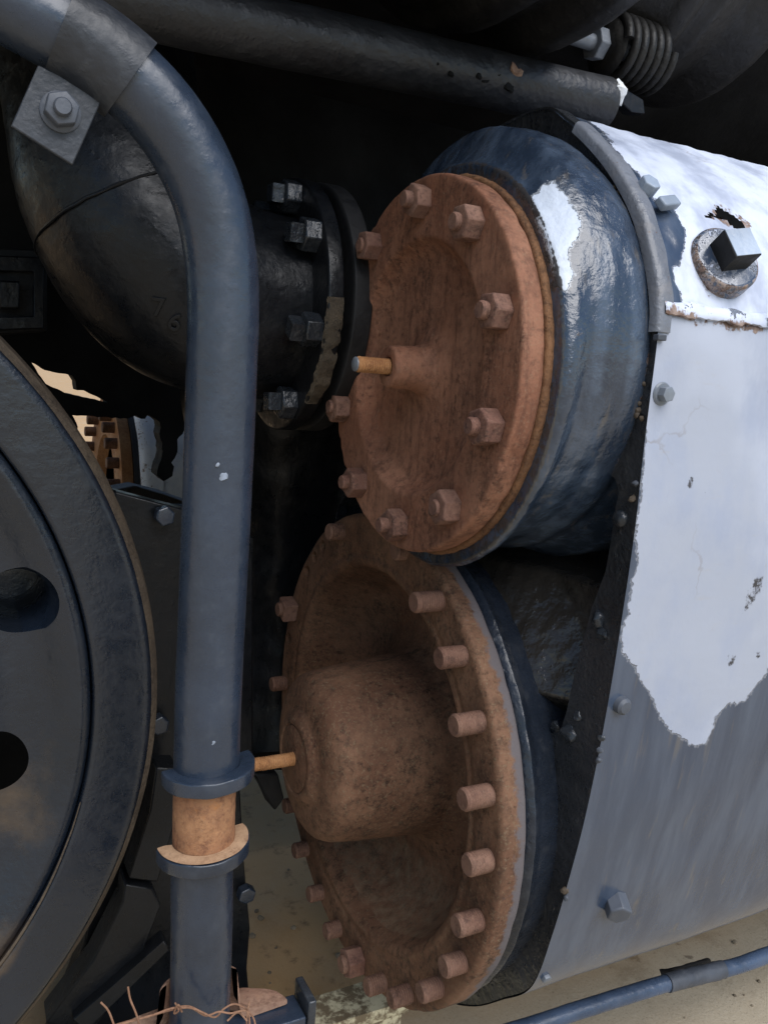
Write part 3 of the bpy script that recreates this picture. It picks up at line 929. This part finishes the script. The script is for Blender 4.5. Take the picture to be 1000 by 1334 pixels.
# strap over the bend
s0, s1 = pp(215, 150), pp(100, 52)
ax = (s1-s0).normalized()
sp = thing('pipe_strap', pp(95, 150), 'slate metal strap with bolted square tab across the top of pipe', 'pipe strap')
nrm = Vector((0, -1, 0)); nrm = (nrm-ax*nrm.dot(ax)).normalized(); side = ax.cross(nrm).normalized()
if side.z < 0: side = -side
pa = at(158, 112, Y=PY-.001); pb = at(85, 46, Y=PY-.001)
mb = MB(); n_ = 40
pathS = spline(path, 14)
def near(q): return min(range(len(pathS)), key=lambda i: (pathS[i]-q).length)
ia, ib = near(pp(172, 100)), near(pp(76, 40))
cs = pathS[ia:ib+1]
v = []; f = []
for i, cpt in enumerate(cs):
    tv = (pathS[min(ia+i+1, len(pathS)-1)]-pathS[ia+i-1]).normalized()
    nn_ = (Vector((0, -1, 0))-tv*tv.dot(Vector((0, -1, 0)))).normalized(); sd = tv.cross(nn_).normalized()
    if sd.z < 0: sd = -sd
    for rr in (.0353, .0392):
        for k in range(n_+1):
            a = R(-108)+R(216)*k/n_
            v.append(cpt+nn_*(rr*math.cos(a))+sd*(rr*math.sin(a)))
w_ = 2*(n_+1)
for i in range(len(cs)-1):
    for k in range(n_):
        a = i*w_+k
        f.append((a, a+1, a+1+w_, a+w_)); b = a+n_+1
        f.append((b, b+w_, b+1+w_, b+1))
for i in (0, len(cs)-1):
    for k in range(n_):
        a = i*w_+k; f.append((a, a+1, a+n_+2, a+n_+1))
for k in (0, n_):
    for i in range(len(cs)-1):
        a = i*w_+k; f.append((a, a+w_, a+w_+n_+1, a+n_+1))
build('strap_band', MB().add(v, f), M['strap'], sp, sharp=50)
tabY = PY-.012
tab = [at(x, y, Y=tabY) for x, y in [(50, 84), (14.5, 164), (95, 215.5), (136, 124)]]
build('tab', MB().add(*prism(tab, (0, .005, 0))), M['strap'], sp, bevel=.0012)
up_poly = [at(x, y, Y=PY-.0395) for x, y in []]
c = at(79, 146, Y=tabY)
build('washer', MB().add(*rod(c+Vector((0, .001, 0)), (0, -1, 0), [(0, .0165), (.003, .0165), (.004, .015)], 30)), M['zinc'], sp)
nt = build('nut', MB().add(*polyprism(c+Vector((0, -.0022, 0)), (0, -1, 0), .0145, .0125, 6, .3, .14, .03)), M['zinc'], sp, bevel=.0012)
build('stud_end', MB().add(*rod(c+Vector((0, -.0135, 0)), (0, -1, 0), thread(0, .007, .0075, .0025, .0006, .002), 18)), M['zinc'], nt)

# ------------------------------------------------------------------ saddle bracket and wire at the foot of the pipe
pb_ = thing('foot_bracket', at(255, 1325, Y=PY), 'rusty flared saddle bracket holding the foot of the upright pipe', 'bracket')
c = pp(259, 1322)
prof = [(c.z+.048, .036), (c.z+.036, .0365), (c.z+.010, .040), (c.z-.003, .047), (c.z-.011, .058), (c.z-.013, .075), (c.z-.0135, .105), (c.z-.0215, .106), (c.z-.0225, .06), (c.z-.018, .050), (c.z+.002, .045), (c.z+.044, .0425), (c.z+.048, .036)]
v, f = lathe(rnd_profile(prof, .003, 3), (c.x, c.y), 'z', 48, R(0), R(180))
v = [Vector((p[0], c.y+(p[1]-c.y)*.45, p[2])) for p in v]
k = len(v)//49
f += [tuple(i*49 for i in range(k-1)), tuple(i*49+48 for i in range(k-1))[::-1]]
build('saddle', lump(MB().add(v, f), .0012, 45), M['rust_bracket'], pb_, sharp=45)
zb = c.z-.016
x0, x1 = at(100, 1330, Y=PY).x, at(388, 1330, Y=PY).x
ch_ = build('channel', MB().add(*box(((x0+x1)/2, PY-.004, zb-.0225), x1-x0, .040, .03)), M['paint'], pb_, bevel=.002)
build('channel_lip', MB().add(*box((x1+.006, PY-.004, zb-.012), .010, .045, .048)), M['paint_gloss'], pb_, bevel=.002)
wire = MB()
wy = PY-.045
def wpath(pts, r=.0010, amp=0):
    q = spline([at(x, y, Y=wy+random.uniform(-.004, .004)) for x, y in pts], 10)
    wire.add(*tube(q, r, 8))
wpath([(120, 1345), (165, 1331), (200, 1322), (222, 1314), (245, 1311), (262, 1318), (280, 1325), (292, 1314), (305, 1308), (318, 1313), (330, 1326), (334, 1345)])
wpath([(135, 1340), (180, 1328), (222, 1316), (248, 1313), (268, 1323), (285, 1318), (300, 1320), (322, 1318), (326, 1345)])
wpath([(132, 1306), (142, 1318), (152, 1345)]); wpath([(167, 1286), (170, 1302), (178, 1322), (184, 1345)])
wpath([(325, 1304), (322, 1322), (321, 1345)]); wpath([(228, 1306), (233, 1316), (227, 1320), (232, 1309), (237, 1318)]); wpath([(296, 1330), (310, 1319), (322, 1330)])
ow = build('tie_wire', wire, M['copper'])
tag(ow, 'twisted thin rusty wire wound across the bracket at pipe foot', 'wire')

# ------------------------------------------------------------------ disc wheel
K = 1.5
WX, WY, WZ, WR = -.26264745*K, .68445958*K, -.28755121*K+H, .42*K
wh = thing('disc_wheel', (WX, WY, WZ), 'large blue black disc wheel with round lightening holes at lower left', 'wheel')
# tyre
pr = [(WY+.13, .52), (WY+.13, .600), (WY+.115, .624), (WY+.10, .628), (WY+.03, .6305), (WY+.012, .628), (WY+.002, .618), (WY, .612), (WY, .553), (WY+.004, .549), (WY+.05, .548)]
mb = MB().add(*lathe(subdiv_profile(rnd_profile(pr, .003, 3), .012), (WX, WZ), 'y', 256))
ty = build('tyre', mb, M['wheel'], wh)
v, f = lathe([(WY+.031, .6335), (WY+.012, .6295), (WY+.0035, .6205)], (WX, WZ), 'y', 200)
build('tyre_edge', lump(MB().add(v, f), .0004, 60, octv=1), M['dusty_edge'], wh)
pr = [(WY+.09, .547), (WY+.010, .547), (WY+.007, .543), (WY+.004, .535), (WY+.012, .520), (WY+.032, .495), (WY+.040, .46), (WY+.030, .40), (WY+.022, .30), (WY+.0, .24), (WY-.03, .19), (WY-.04, .12), (WY-.04, 0), (WY+.09, 0)]
mb = MB().add(*lathe(subdiv_profile(rnd_profile(pr, .012, 4), .012), (WX, WZ), 'y', 256))
dk = build('disc', mb, M['wheel'], wh)
h1 = at(22, 786, Y=WY+.026); h2 = at(-8, 998, Y=WY+.026)
d1 = Vector((h1.x-WX, h1.z-WZ)); d2 = Vector((h2.x-WX, h2.z-WZ))
hr = .040
ang1 = math.atan2(d1.y, d1.x); rad1 = d1.length
ang2 = math.atan2(d2.y, d2.x); rad2 = d2.length
st_ = abs(ang1-ang2); rad_ = (rad1+rad2)/2
cut = MB(); holes_c = [(h1.x, h1.z), (h2.x, h2.z)]
for k in range(2, 20):
    a = ang1+st_*(k-1)
    if a-ang1 > 2*PI-1.6*st_: break
    holes_c.append((WX+rad_*math.cos(a), WZ+rad_*math.sin(a)))
for (x, z) in holes_c:
    cut.add(*lathe([(WY-.2, .0001), (WY-.2, hr+.012), (WY+.024, hr+.006), (WY+.036, hr), (WY+.2, hr), (WY+.2, .0001)], (x, z), 'y', 48))
boolean(dk, cut)
def mWh(p):
    b = 0
    for (x, z) in holes_c[:2]:
        d = math.hypot(p.x-x-.02, p.z-z+.05)
        b = max(b, .62*max(0, 1-d/.17) if z < h1.z-.05 else 0)
    r = math.hypot(p.x-WX, p.z-WZ)
    if p.z < WZ-.16: b = max(b, .55*min(1, (WZ-.16-p.z)/.15)*(1 if .46 < r < .56 else .35))
    return (b, 0, 0)
mask_attr(dk, mWh); mask_attr(ty, mWh)
arc = [Vector((WX+.5485*math.cos(R(a)), WY+.002, WZ+.5485*math.sin(R(a)))) for a in range(-75, -12, 2)]
build('retaining_ring', lump(MB().add(*tube(arc, [.0008+.0014*math.sin(PI*i/(len(arc)-1)) for i in range(len(arc))], 10)), .0006, 40, octv=1), M['dusty_edge'], wh)

# rail under the wheel
zr = WZ-.632
mb = MB()
sec = [(-.035, 0), (.035, 0), (.036, -.012), (.030, -.03), (.010, -.042), (.008, -.10), (.06, -.125), (.06, -.135), (-.06, -.135), (-.06, -.125), (-.008, -.10), (-.010, -.042), (-.030, -.03), (-.036, -.012)]
ry = at(455, 1305, Z=zr).y
v = []
for X in [.70-i*.05 for i in range(70)]:
    for (y, z) in sec: v.append((X, ry+y, zr+z+noise.noise(Vector((X*7, y*20, z*20)))*.002))
f = []; k = len(sec)
f.append(tuple(range(k)))
for i in range(69):
    for j in range(k): f.append((i*k+j, i*k+(j+1) % k, (i+1)*k+(j+1) % k, (i+1)*k+j))
mb.add(v, f)
rl = build('rail', mb, M['rail'])
tag(rl, 'steel rail with flaking yellowish paint on the concrete below the rusty cover', 'rail')
print('rail y', ry, 'z', zr)

# ------------------------------------------------------------------ truck frame, brake gear behind the wheel
tf = thing('bogie', at(200, 1100, Y=1.32), 'dark lumpy bogie plates between the disc wheel and upright pipe', 'bogie')
def plate(name, pts, Y, th, mat, parent, holes=(), bev=.003, lmp=0):
    mbx = MB().add(*prism([at(x, y, Y=Y) for x, y in pts], (0, th, 0), [[at(x, y, Y=Y) for x, y in h] for h in holes]))
    return build(name, mbx, mat, parent, bevel=bev)
plate('side_plate', [(60, 1360), (110, 1230), (150, 1000), (150, 640), (245, 665), (330, 700), (330, 985), (312, 1010), (318, 1120), (326, 1210), (322, 1262), (332, 1380)], 1.30, .04, M['black_casting'], tf)
plate('brake_shoe', [(60, 1334), (120, 1255), (160, 1175), (163, 1152), (200, 1158), (210, 1180), (180, 1260), (120, 1345)], 1.22, .05, M['black_casting'], tf)
plate('brake_shoe', [(168, 1145), (195, 1060), (204, 1000), (232, 1000), (226, 1080), (206, 1150)], 1.22, .05, M['black_casting'], tf)
plate('brake_beam', [(95, 1330), (215, 1225), (222, 1236), (110, 1345)], 1.20, .03, M['black_casting'], tf)
for (x, y) in [(318, 1160), (205, 940), (212, 670)]:
    c = at(x, y, Y=1.29)
    build('bolt', lump(MB().add(*polyprism(c, (0, -1, 0), .016, .02, 6, .3, .14, .06)), .001, 80, octv=1), M['paint'], tf, bevel=.0015)

# ------------------------------------------------------------------ steam pipe elbow
FX, FY, FZ = .45, 1.21, .095+H
el = thing('steam_pipe_elbow', (FX, FY, FZ), 'huge black cast elbow pipe with bolted round flange behind the upright pipe', 'pipe elbow')
pts = [Vector((.52, FY, FZ)), Vector((.44, FY, FZ)), at(300, 392, Y=FY), at(245, 372, Y=FY), at(196, 318, Y=FY+.01), at(160, 240, Y=FY+.03), at(138, 150, Y=FY+.06), at(122, 40, Y=FY+.09), at(110, -60, Y=FY+.12)]
sp_ = spline(pts, 16)
rad = []
for i, p in enumerate(sp_):
    t = i/(len(sp_)-1)
    rad.append(.132+.010*math.sin(PI*min(1, max(0, (t-.15)/.6))))
mb = MB().add(*tube(sp_, rad, 72)); lump(mb, .002, 14)
build('elbow', mb, M['black_casting'], el, sharp=60)
i_s = min(range(len(sp_)), key=lambda i: (sp_[i]-at(175, 280, Y=FY+.02)).length)
tv = (sp_[i_s+1]-sp_[i_s-1]).normalized(); u, w, _ = basis(tv)
ring = [sp_[i_s]+(u*math.cos(R(a))+w*math.sin(R(a)))*(rad[i_s]+.0005) for a in range(0, 361, 6)]
build('casting_seam', lump(MB().add(*tube(ring, .0022, 8)), .002, 40), M['black_casting'], el)
fl = build('flange', MB().add(*lathe(rnd_profile([(.440, .10), (.440, .178), (.4415, .183), (.462, .183), (.464, .180), (.464, .10)], .002, 3), (FY, FZ), segs=128)), M['black_casting'], el)
build('flange', MB().add(*lathe(rnd_profile([(.478, .10), (.478, .178), (.4795, .183), (.505, .183), (.507, .180), (.507, .10)], .002, 3), (FY, FZ), segs=128)), M['black'], el)
for q in [(397, 318), (397, 425), (372, 516), (380, 245), (330, 220), (320, 560)]:
    p = at(*q, X=.43); a = math.atan2(p.z-FZ, -(p.y-FY)); c = Vector((.4405, FY-.158*math.cos(a), FZ+.158*math.sin(a)))
    nt = build('nut', MB().add(*polyprism(c, XM, .0240, .024, 6, random.random(), .12, .03)), M['paint_gloss'], el, bevel=.002)
    build('bolt_head', MB().add(*polyprism(c+XM*.0235, XM, .0175, .018, 4, random.random(), .12, .03)), M['paint_gloss'], nt)
# grimy smear on the flange edge
v, f = lathe([(.4395, .1805), (.444, .1852), (.458, .1850), (.463, .1835)], (FY, FZ), segs=40, a0=R(-48), a1=R(2))
build('grime', lump(MB().add(v, f), .003, 70), rust_mat('dried_grime', (.03, .025, .02), (.055, .045, .033), (.085, .068, .048), pits=.6, scale=2, lump=1.5), el)
# raised foundry figures on the elbow
def figure(ch, px, py, size, rotz):
    cu = bpy.data.curves.new('mark', 'FONT'); cu.body = ch; cu.size = size; cu.extrude = .0022; cu.bevel_depth = .0007; cu.align_x = 'CENTER'; cu.align_y = 'CENTER'
    o = bpy.data.objects.new('tmp', cu); COL.objects.link(o)
    bpy.context.view_layer.update()
    me = bpy.data.meshes.new_from_object(o.evaluated_get(bpy.context.evaluated_depsgraph_get()))
    bpy.data.objects.remove(o)
    # point on the elbow along the line of sight
    d = ray(px, py).normalized(); best = None; t = .6
    while t < 2 and best is None:
        p = CAM+d*t
        i = min(range(len(sp_)), key=lambda i: (sp_[i]-p).length_squared)
        if (sp_[i]-p).length < rad[i]: best = (p, i)
        t += .001
    p, i = best
    n = (p-sp_[i]).normalized()
    rgt = (CR-n*CR.dot(n)).normalized(); upv = n.cross(rgt)
    rm = Matrix((rgt, upv, n)).transposed() @ Matrix.Rotation(rotz, 3, 'Z')
    mbx = MB(); mbx.v = [p+n*.001+rm @ v_.co for v_ in me.vertices]; mbx.f = [tuple(q.vertices) for q in me.polygons]
    bpy.data.meshes.remove(me)
    build('foundry_mark', mbx, M['black_casting'], el, sharp=30)
figure('7', 207, 401, .034, R(-8)); figure('6', 228, 420, .034, R(-25))

# ------------------------------------------------------------------ long pipe above
hy = 1.05
pa, pb2 = at(320, 30, Y=hy), at(770, 138, Y=hy)
zc = at(600, 106, Y=hy).z
lp = thing('blast_pipe', (.7, hy, zc), 'long straight black pipe running above the upper barrel with scabby paint', 'pipe')
print('pipe z', pa, pb2, zc)
A = at(330, 36, Y=hy); B = at(735, 124, Y=hy); dv = (B-A).normalized()
p0 = A-dv*.9; p1 = at(785, 136, Y=hy)
mbp = MB().add(*tube([p0+(p1-p0)*(i/60) for i in range(61)], .0375, 48)); lump(mbp, .0009, 18)
lpm = build('pipe_body', mbp, paint_mat('scabby_black_paint', (.017, .018, .021), rough=.42, lump=.8, chips=(.008, .008, .009), chip_amt=.05, dusty=.25, dust=(.045, .045, .05)), lp)
mb = MB().add(*rod(p1-dv*.004, dv, [(0, .012), (.004, .020), (.014, .018), (.02, .008)], 20)); lump(mb, .008, 60)
mb.v = [p+Vector((0, -.018, .012)) for p in mb.v]
build('white_crust', mb, M['crust'], lp)
for (x, y, r_) in [(570, 82, .0045), (588, 96, .005), (625, 95, .008), (632, 101, .006), (650, 95, .006), (664, 113, .008), (648, 90, .004)]:
    c = at(x, y, Y=hy-.036)
    mb = MB().add(*rod(c+Vector((0, .004, 0)), (0, -1, .35), [(0, r_), (.0025, r_*.95), (.0034, r_*.6)], 18))
    build('paint_scab', lump(mb, .0032, 110), M['soot'], lp)
mb = MB()
c = at(672, 90, Y=hy-.034)
mb.add(*rod(c, (0, -1, .7), [(-.004, .012), (.0015, .011), (.0022, .007)], 12))
build('rust_scab', lump(mb, .004, 90), M['rust_bracket'], lp)
# bracket tail beyond the pipe end
tb = build('tail_bracket', MB().add(*prism([at(x, y, Y=1.12) for x, y in [(808, 112), (838, 130), (840, 148), (822, 146), (803, 128)]], (0, .02, 0))), M['black_casting'], bevel=.002)
tag(tb, 'small dark bent bracket just past the crusted end of the long pipe', 'bracket')

# ------------------------------------------------------------------ ribbed tank at top right
tk = thing('ribbed_tank', (1.1, 1.45, H+.9), 'big grimy black tank with rounded ribs above the white jacket', 'tank')
TY, TZ = 1.28, H+.85
def rad_at(x, y, X):
    p = at(x, y, X=X); return math.hypot(p.y-TY, p.z-TZ)
RD, RC = rad_at(930, 117, 1.28), rad_at(870, 50, 1.06)
print('tank radii', RD, RC, rad_at(790, 112, 1.06))
pr = [(.86, .05), (.86, RC-.05), (.90, RC-.03), (.95, RC-.028), (.98, RC-.02), (1.0, RC-.018), (1.03, RC-.012), (1.045, RC), (1.06, RC+.004), (1.075, RC), (1.09, RC-.012), (1.12, RC-.006), (1.20, RD-.014), (1.24, RD-.004), (1.28, RD), (1.31, RD-.012), (1.325, RD-.05), (1.33, .05)]
mb = MB().add(*lathe(rnd_profile(pr, .008, 3), (TY, TZ), segs=160)); lump(mb, .003, 10)
build('tank_shell', mb, M['tank'], tk, sharp=60)
RY, RZ = .973, H+1.013
pr = [(-1.6, .02), (-1.6, .44), (-1.55, .50), (-.2, .505), (.56, .505), (.60, .515), (.615, .535), (.64, .54), (.66, .535), (.675, .515), (.70, .512), (.715, .53), (.735, .545), (.76, .545), (.78, .53), (.79, .49), (.80, .40), (.80, .02)]
mb = MB().add(*lathe(rnd_profile(subdiv_profile(pr, .15), .006, 3), (RY, RZ), segs=160)); lump(mb, .003, 8)
rv = build('air_reservoir', mb, M['tank'], sharp=60)
tag(rv, 'large dark grimy reservoir drum with two bands along the top of view', 'reservoir')

# spring bolt hanging below
sb = thing('spring_bolt', at(780, 52, Y=1.18), 'stud with bright nut and coil spring under the ribbed tank', 'spring bolt')
ya = 1.14
a0_, a1_ = at(738, 42, Y=ya), at(875, 88, Y=ya)
dv2 = Vector((1, 0, 0))
cS = at(742, 46, Y=ya)
build('stud', MB().add(*rod(cS, dv2, [(0, .010), (.002, .0125), (.2, .0125)], 20)), M['steel'], sb)
cN = at(771, 52, Y=ya); cN = Vector((cN.x, cS.y, cS.z))
build('nut', MB().add(*polyprism(cN, dv2, .026, .020, 6, .2, .12)), M['steel'], sb, bevel=.002)
xs0 = at(792, 60, Y=ya).x; xs1 = at(850, 78, Y=ya).x
build('spring_cup', MB().add(*rod(Vector((cN.x+.02, cS.y, cS.z)), dv2, [(0, .030), (.006, .040), (xs0-cN.x-.02, .046)], 32)), M['tank'], sb)
hel = []
for i in range(0, 6*28+1):
    t = i/28; hel.append(Vector((xs0+(xs1-xs0)*t/6, cS.y-.047*math.cos(2*PI*t), cS.z+.047*math.sin(2*PI*t))))
build('spring', MB().add(*tube(hel, .0078, 12)), M['tank'], sb)

# ------------------------------------------------------------------ boiler and engine frame that close the view
bl = build('boiler', lump(MB().add(*lathe([(-3, .0), (-3, 1.0), (-1.0, 1.0), (-1.0, 1.01), (-.9, 1.01), (-.9, 1.0), (1.4, 1.0), (1.4, 1.012), (1.5, 1.012), (1.5, 1.0), (4, 1.0), (4, 0)], (2.15, H+1.52), segs=120)), .002, 4), M['soot'])
tag(bl, 'sooty black boiler barrel filling the dark top of the view', 'boiler')
FYp = 1.78
def ragged(pl, amp=2.2):
    out = []
    for (x1, y1), (x2, y2) in zip(pl, pl[1:]+pl[:1]):
        n_ = max(1, int(math.hypot(x2-x1, y2-y1)/5))
        for i in range(n_):
            x, y = x1+(x2-x1)*i/n_, y1+(y2-y1)*i/n_
            q = noise.noise_vector(Vector((x*.11, y*.11, 0)))*amp+noise.noise_vector(Vector((x*.33, y*.33, 5)))*amp*.5
            out.append((x+q.x, y+q.y))
    return out
gapA = [(40, 470), (62, 483), (82, 487), (94, 489), (99, 497), (101, 508), (112, 509), (141, 523), (141, 525), (118, 520), (92, 514), (86, 512), (60, 500)]
gapB = [(95, 541), (122, 542), (140, 544), (168, 545), (178, 540), (183, 545), (190, 545), (193, 539), (203, 546), (210, 556), (208, 566), (212, 577), (211, 585), (213, 588), (206, 606), (206, 620), (214, 627), (226, 620), (227, 608), (224, 602), (230, 590), (231, 574), (240, 560), (262, 558), (262, 662), (170, 662), (120, 610)]
ef = build('engine_frame', MB().add(*prism([at(-400, -500, Y=FYp), at(1500, -300, Y=FYp), at(1500, 1000, Y=FYp), at(1200, 1000, Y=FYp), at(480, 1010, Y=FYp), at(315, 1000, Y=FYp), at(-400, 1180, Y=FYp)], (0, .06, 0), [[at(x, y, Y=FYp) for x, y in ragged(gapA, 1.2)], [at(x, y, Y=FYp) for x, y in ragged(gapB)]])), M['soot'], smooth=False)
tag(ef, 'black engine frame plate with ragged gaps showing the far side', 'engine frame')
# cylinder saddle: dark rounded casting behind the covers
mb = MB(); nu, nv = 60, 60
for i in range(nu+1):
    for j in range(nv+1):
        u_ = i/nu; v_ = j/nv
        a = R(-120+240*u_)
        z = H+.10-.85*v_
        rr = .17+.05*math.cos(v_*PI*1.5)
        mb.v.append(Vector((.62+rr*math.sin(a)*1.1, 1.62-rr*math.cos(a)*1.0, z)))
for i in range(nu):
    for j in range(nv):
        a = i*(nv+1)+j; mb.f.append((a, a+1, a+nv+2, a+nv+1))
lump(mb, .008, 9)
sd_ = build('cylinder_saddle', mb, M['black_casting'], sharp=70)
tag(sd_, 'dark rounded saddle casting between upright pipe and the two covers', 'casting')
bx = thing('valve_box', at(20, 380, Y=1.6), 'square black box with raised border in the dark at far left', 'box')
build('box_body', MB().add(*prism([at(x, y, Y=1.6) for x, y in [(-80, 320), (62, 325), (62, 432), (-80, 440)]], (0, .12, 0))), M['black'], bx, bevel=.004)
build('raised_border', MB().add(*prism([at(x, y, Y=1.585) for x, y in [(-80, 330), (58, 335), (58, 428), (-80, 432)]], (0, .014, 0), [[at(x, y, Y=1.585) for x, y in [(-60, 352), (44, 354), (44, 412), (-60, 414)]]])), M['black_casting'], bx, bevel=.002)
build('inner_block', MB().add(*prism([at(x, y, Y=1.56) for x, y in [(0, 365), (26, 366), (26, 402), (0, 402)]], (0, .035, 0))), M['black_casting'], bx, bevel=.003)
# small cock hanging below the cylinder cover edge
ck = build('drain_cock', lump(MB().add(*prism([at(x, y, Y=1.38) for x, y in [(332, 1010), (362, 1008), (370, 1040), (358, 1058), (346, 1036)]], (0, .05, 0))), .003, 30), M['black'], bevel=.004)
tag(ck, 'small black drain fitting below the rod end behind rusty cover', 'fitting')

# ------------------------------------------------------------------ far side of the engine, seen through the gap
FC = 2*2.12-LY
fc = thing('far_cylinder_cover', (.55, FC, LZ+.32), 'orange rusted round cover with studs seen through the dark gap', 'cylinder cover')
qc = at(165, 600, X=.56); FRd = .40
fcy, fcz = 3.05+.46, at(150, 590, Y=3.0).z-.22
def far_lathe(pr, **kw): return lathe(pr, (fcy, fcz), **kw)
build('cover_plate', MB().add(*far_lathe([(.60, 0), (.60, FRd), (.56, FRd), (.56, .24), (.60, .22), (.60, 0)][::-1], segs=96)), M['rust_orange'], fc, sharp=40)
for k in range(26):
    a = 2*PI*k/26
    build('stud', MB().add(*rod((.56, fcy-.345*math.cos(a), fcz+.345*math.sin(a)), XM, [(0, .021), (.042, .021), (.045, .018)], 14)), M['rust_cyl'], fc)
fj = thing('far_cylinder_jacket', (.9, fcy, fcz), 'pale grey white jacket of the far cylinder with riveted band, through the gap', 'cylinder jacket')
pr = [(.622, .30), (.622, .437), (.64, .452), (.70, .455), (.70, .450), (2.2, .450)]
o = build('sheet', lump(MB().add(*far_lathe(subdiv_profile(pr, .02), segs=160)), .003, 8), sheet_mat('far_white_paint', (.10, .10, .11), (.80, .81, .82), rough=.5, lump=.1), fj, sharp=50)
mask_attr(o, lambda p: (.75, .35 if p.x < .66 else .1, .1))
build('black_rim', MB().add(*far_lathe([(.603, .30), (.603, .415), (.620, .420), (.620, .30)], segs=128)), M['black'], fj)
fb = build('far_beam', lump(MB().add(*prism([at(x, y, Y=2.35) for x, y in [(140, 640), (175, 634), (215, 644), (300, 675), (300, 740), (130, 740)]], (0, .10, 0))), .004, 12), M['dusty_edge'], bevel=.01)
tag(fb, 'grimy brown beam below the gap in the engine frame', 'beam')

# ------------------------------------------------------------------ hose under the jacket
hz = thing('drain_hose', at(850, 1282, Y=.9), 'slate blue hose running along under the lower jacket edge', 'hose')
hp = [at(640, 1352, Y=.915), at(700, 1334, Y=.905), at(760, 1314, Y=.90), at(850, 1286, Y=.895), at(910, 1270, Y=.89), at(960, 1258, Y=.885), at(1010, 1240, Y=.885), at(1200, 1170, Y=.89), at(1500, 1075, Y=.9)]
build('hose_body', lump(MB().add(*tube(spline(hp, 14), .0138, 32)), .0005, 30), paint_mat('blue_hose', (.05, .075, .125), rough=.3, lump=.6, chips=(.3, .32, .36), chip_amt=-.02), hz)
q0, q1 = at(868, 1281, Y=.893), at(940, 1263, Y=.886)
build('worn_sleeve', lump(MB().add(*tube(spline([q0, (q0+q1)/2+Vector((0, 0, .0006)), q1], 8), .0152, 28)), .0012, 70), M['zinc'], hz)
hc = MB().add(*tube(spline([at(860, 1268, Y=.93), at(890, 1262, Y=.91), at(922, 1252, Y=.93)], 8), .006, 12))
build('hose_clip', lump(hc, .001, 60), M['black'], hz)

# ------------------------------------------------------------------ ground
gm = MB().add([(-200, -200, 0), (200, -200, 0), (200, 200, 0), (-200, 200, 0)], [(0, 1, 2, 3)])
go = build('ground', gm, M['ground'], origin=(0, 0, 0))
go['kind'] = 'structure'

gm = MB()
for i in range(150):
    if i < 90: x, y = random.uniform(.75, 2.2), random.uniform(.75, 1.15)
    else: x, y = random.uniform(.35, 1.2), random.uniform(1.2, 2.2)
    r_ = random.uniform(.0025, .0085)
    v, f = rod((x, y, 0), (random.uniform(-.3, .3), random.uniform(-.3, .3), 1), [(-r_*.3, r_*.7), (r_*.2, r_), (r_*.7, r_*.7), (r_*.85, r_*.2)], 7)
    k = MB().add(v, f); lump(k, r_*.35, 120, octv=1); gm.add(k.v, k.f)
gs = build('gravel', gm, paint_mat('pebbles', (.22, .18, .13), rough=.9, tint=.6, lump=.3, spec=.2), origin=(1, 1, 0), sharp=30)
gs['kind'] = 'stuff'

# ------------------------------------------------------------------ light
w = bpy.data.worlds.new('World'); scn.world = w; w.use_nodes = True
nt = w.node_tree; nt.nodes.clear()
sky = nt.nodes.new('ShaderNodeTexSky'); sky.sky_type = 'NISHITA'; sky.sun_disc = False
bg = nt.nodes.new('ShaderNodeBackground'); ow_ = nt.nodes.new('ShaderNodeOutputWorld')
nt.links.new(sky.outputs[0], bg.inputs[0]); nt.links.new(bg.outputs[0], ow_.inputs[0])
bg.inputs[1].default_value = .10
sd = Vector((.06, -.60, .80)).normalized()          # towards the sun
el_, az = math.asin(sd.z), math.atan2(sd.x, sd.y)
sky.sun_elevation = el_; sky.sun_rotation = az
sky.air_density = 1.0; sky.dust_density = .4; sky.ozone_density = 1.0
sl = bpy.data.lights.new('sun', 'SUN'); sl.energy = 3.0; sl.angle = R(60); sl.color = (1, .975, .95)
so = bpy.data.objects.new('sun', sl); COL.objects.link(so)
so.rotation_euler = (-sd).to_track_quat('-Z', 'Y').to_euler()
scn.view_settings.view_transform = 'Standard'; scn.view_settings.look = 'None'
scn.view_settings.exposure = .4; scn.view_settings.gamma = 1
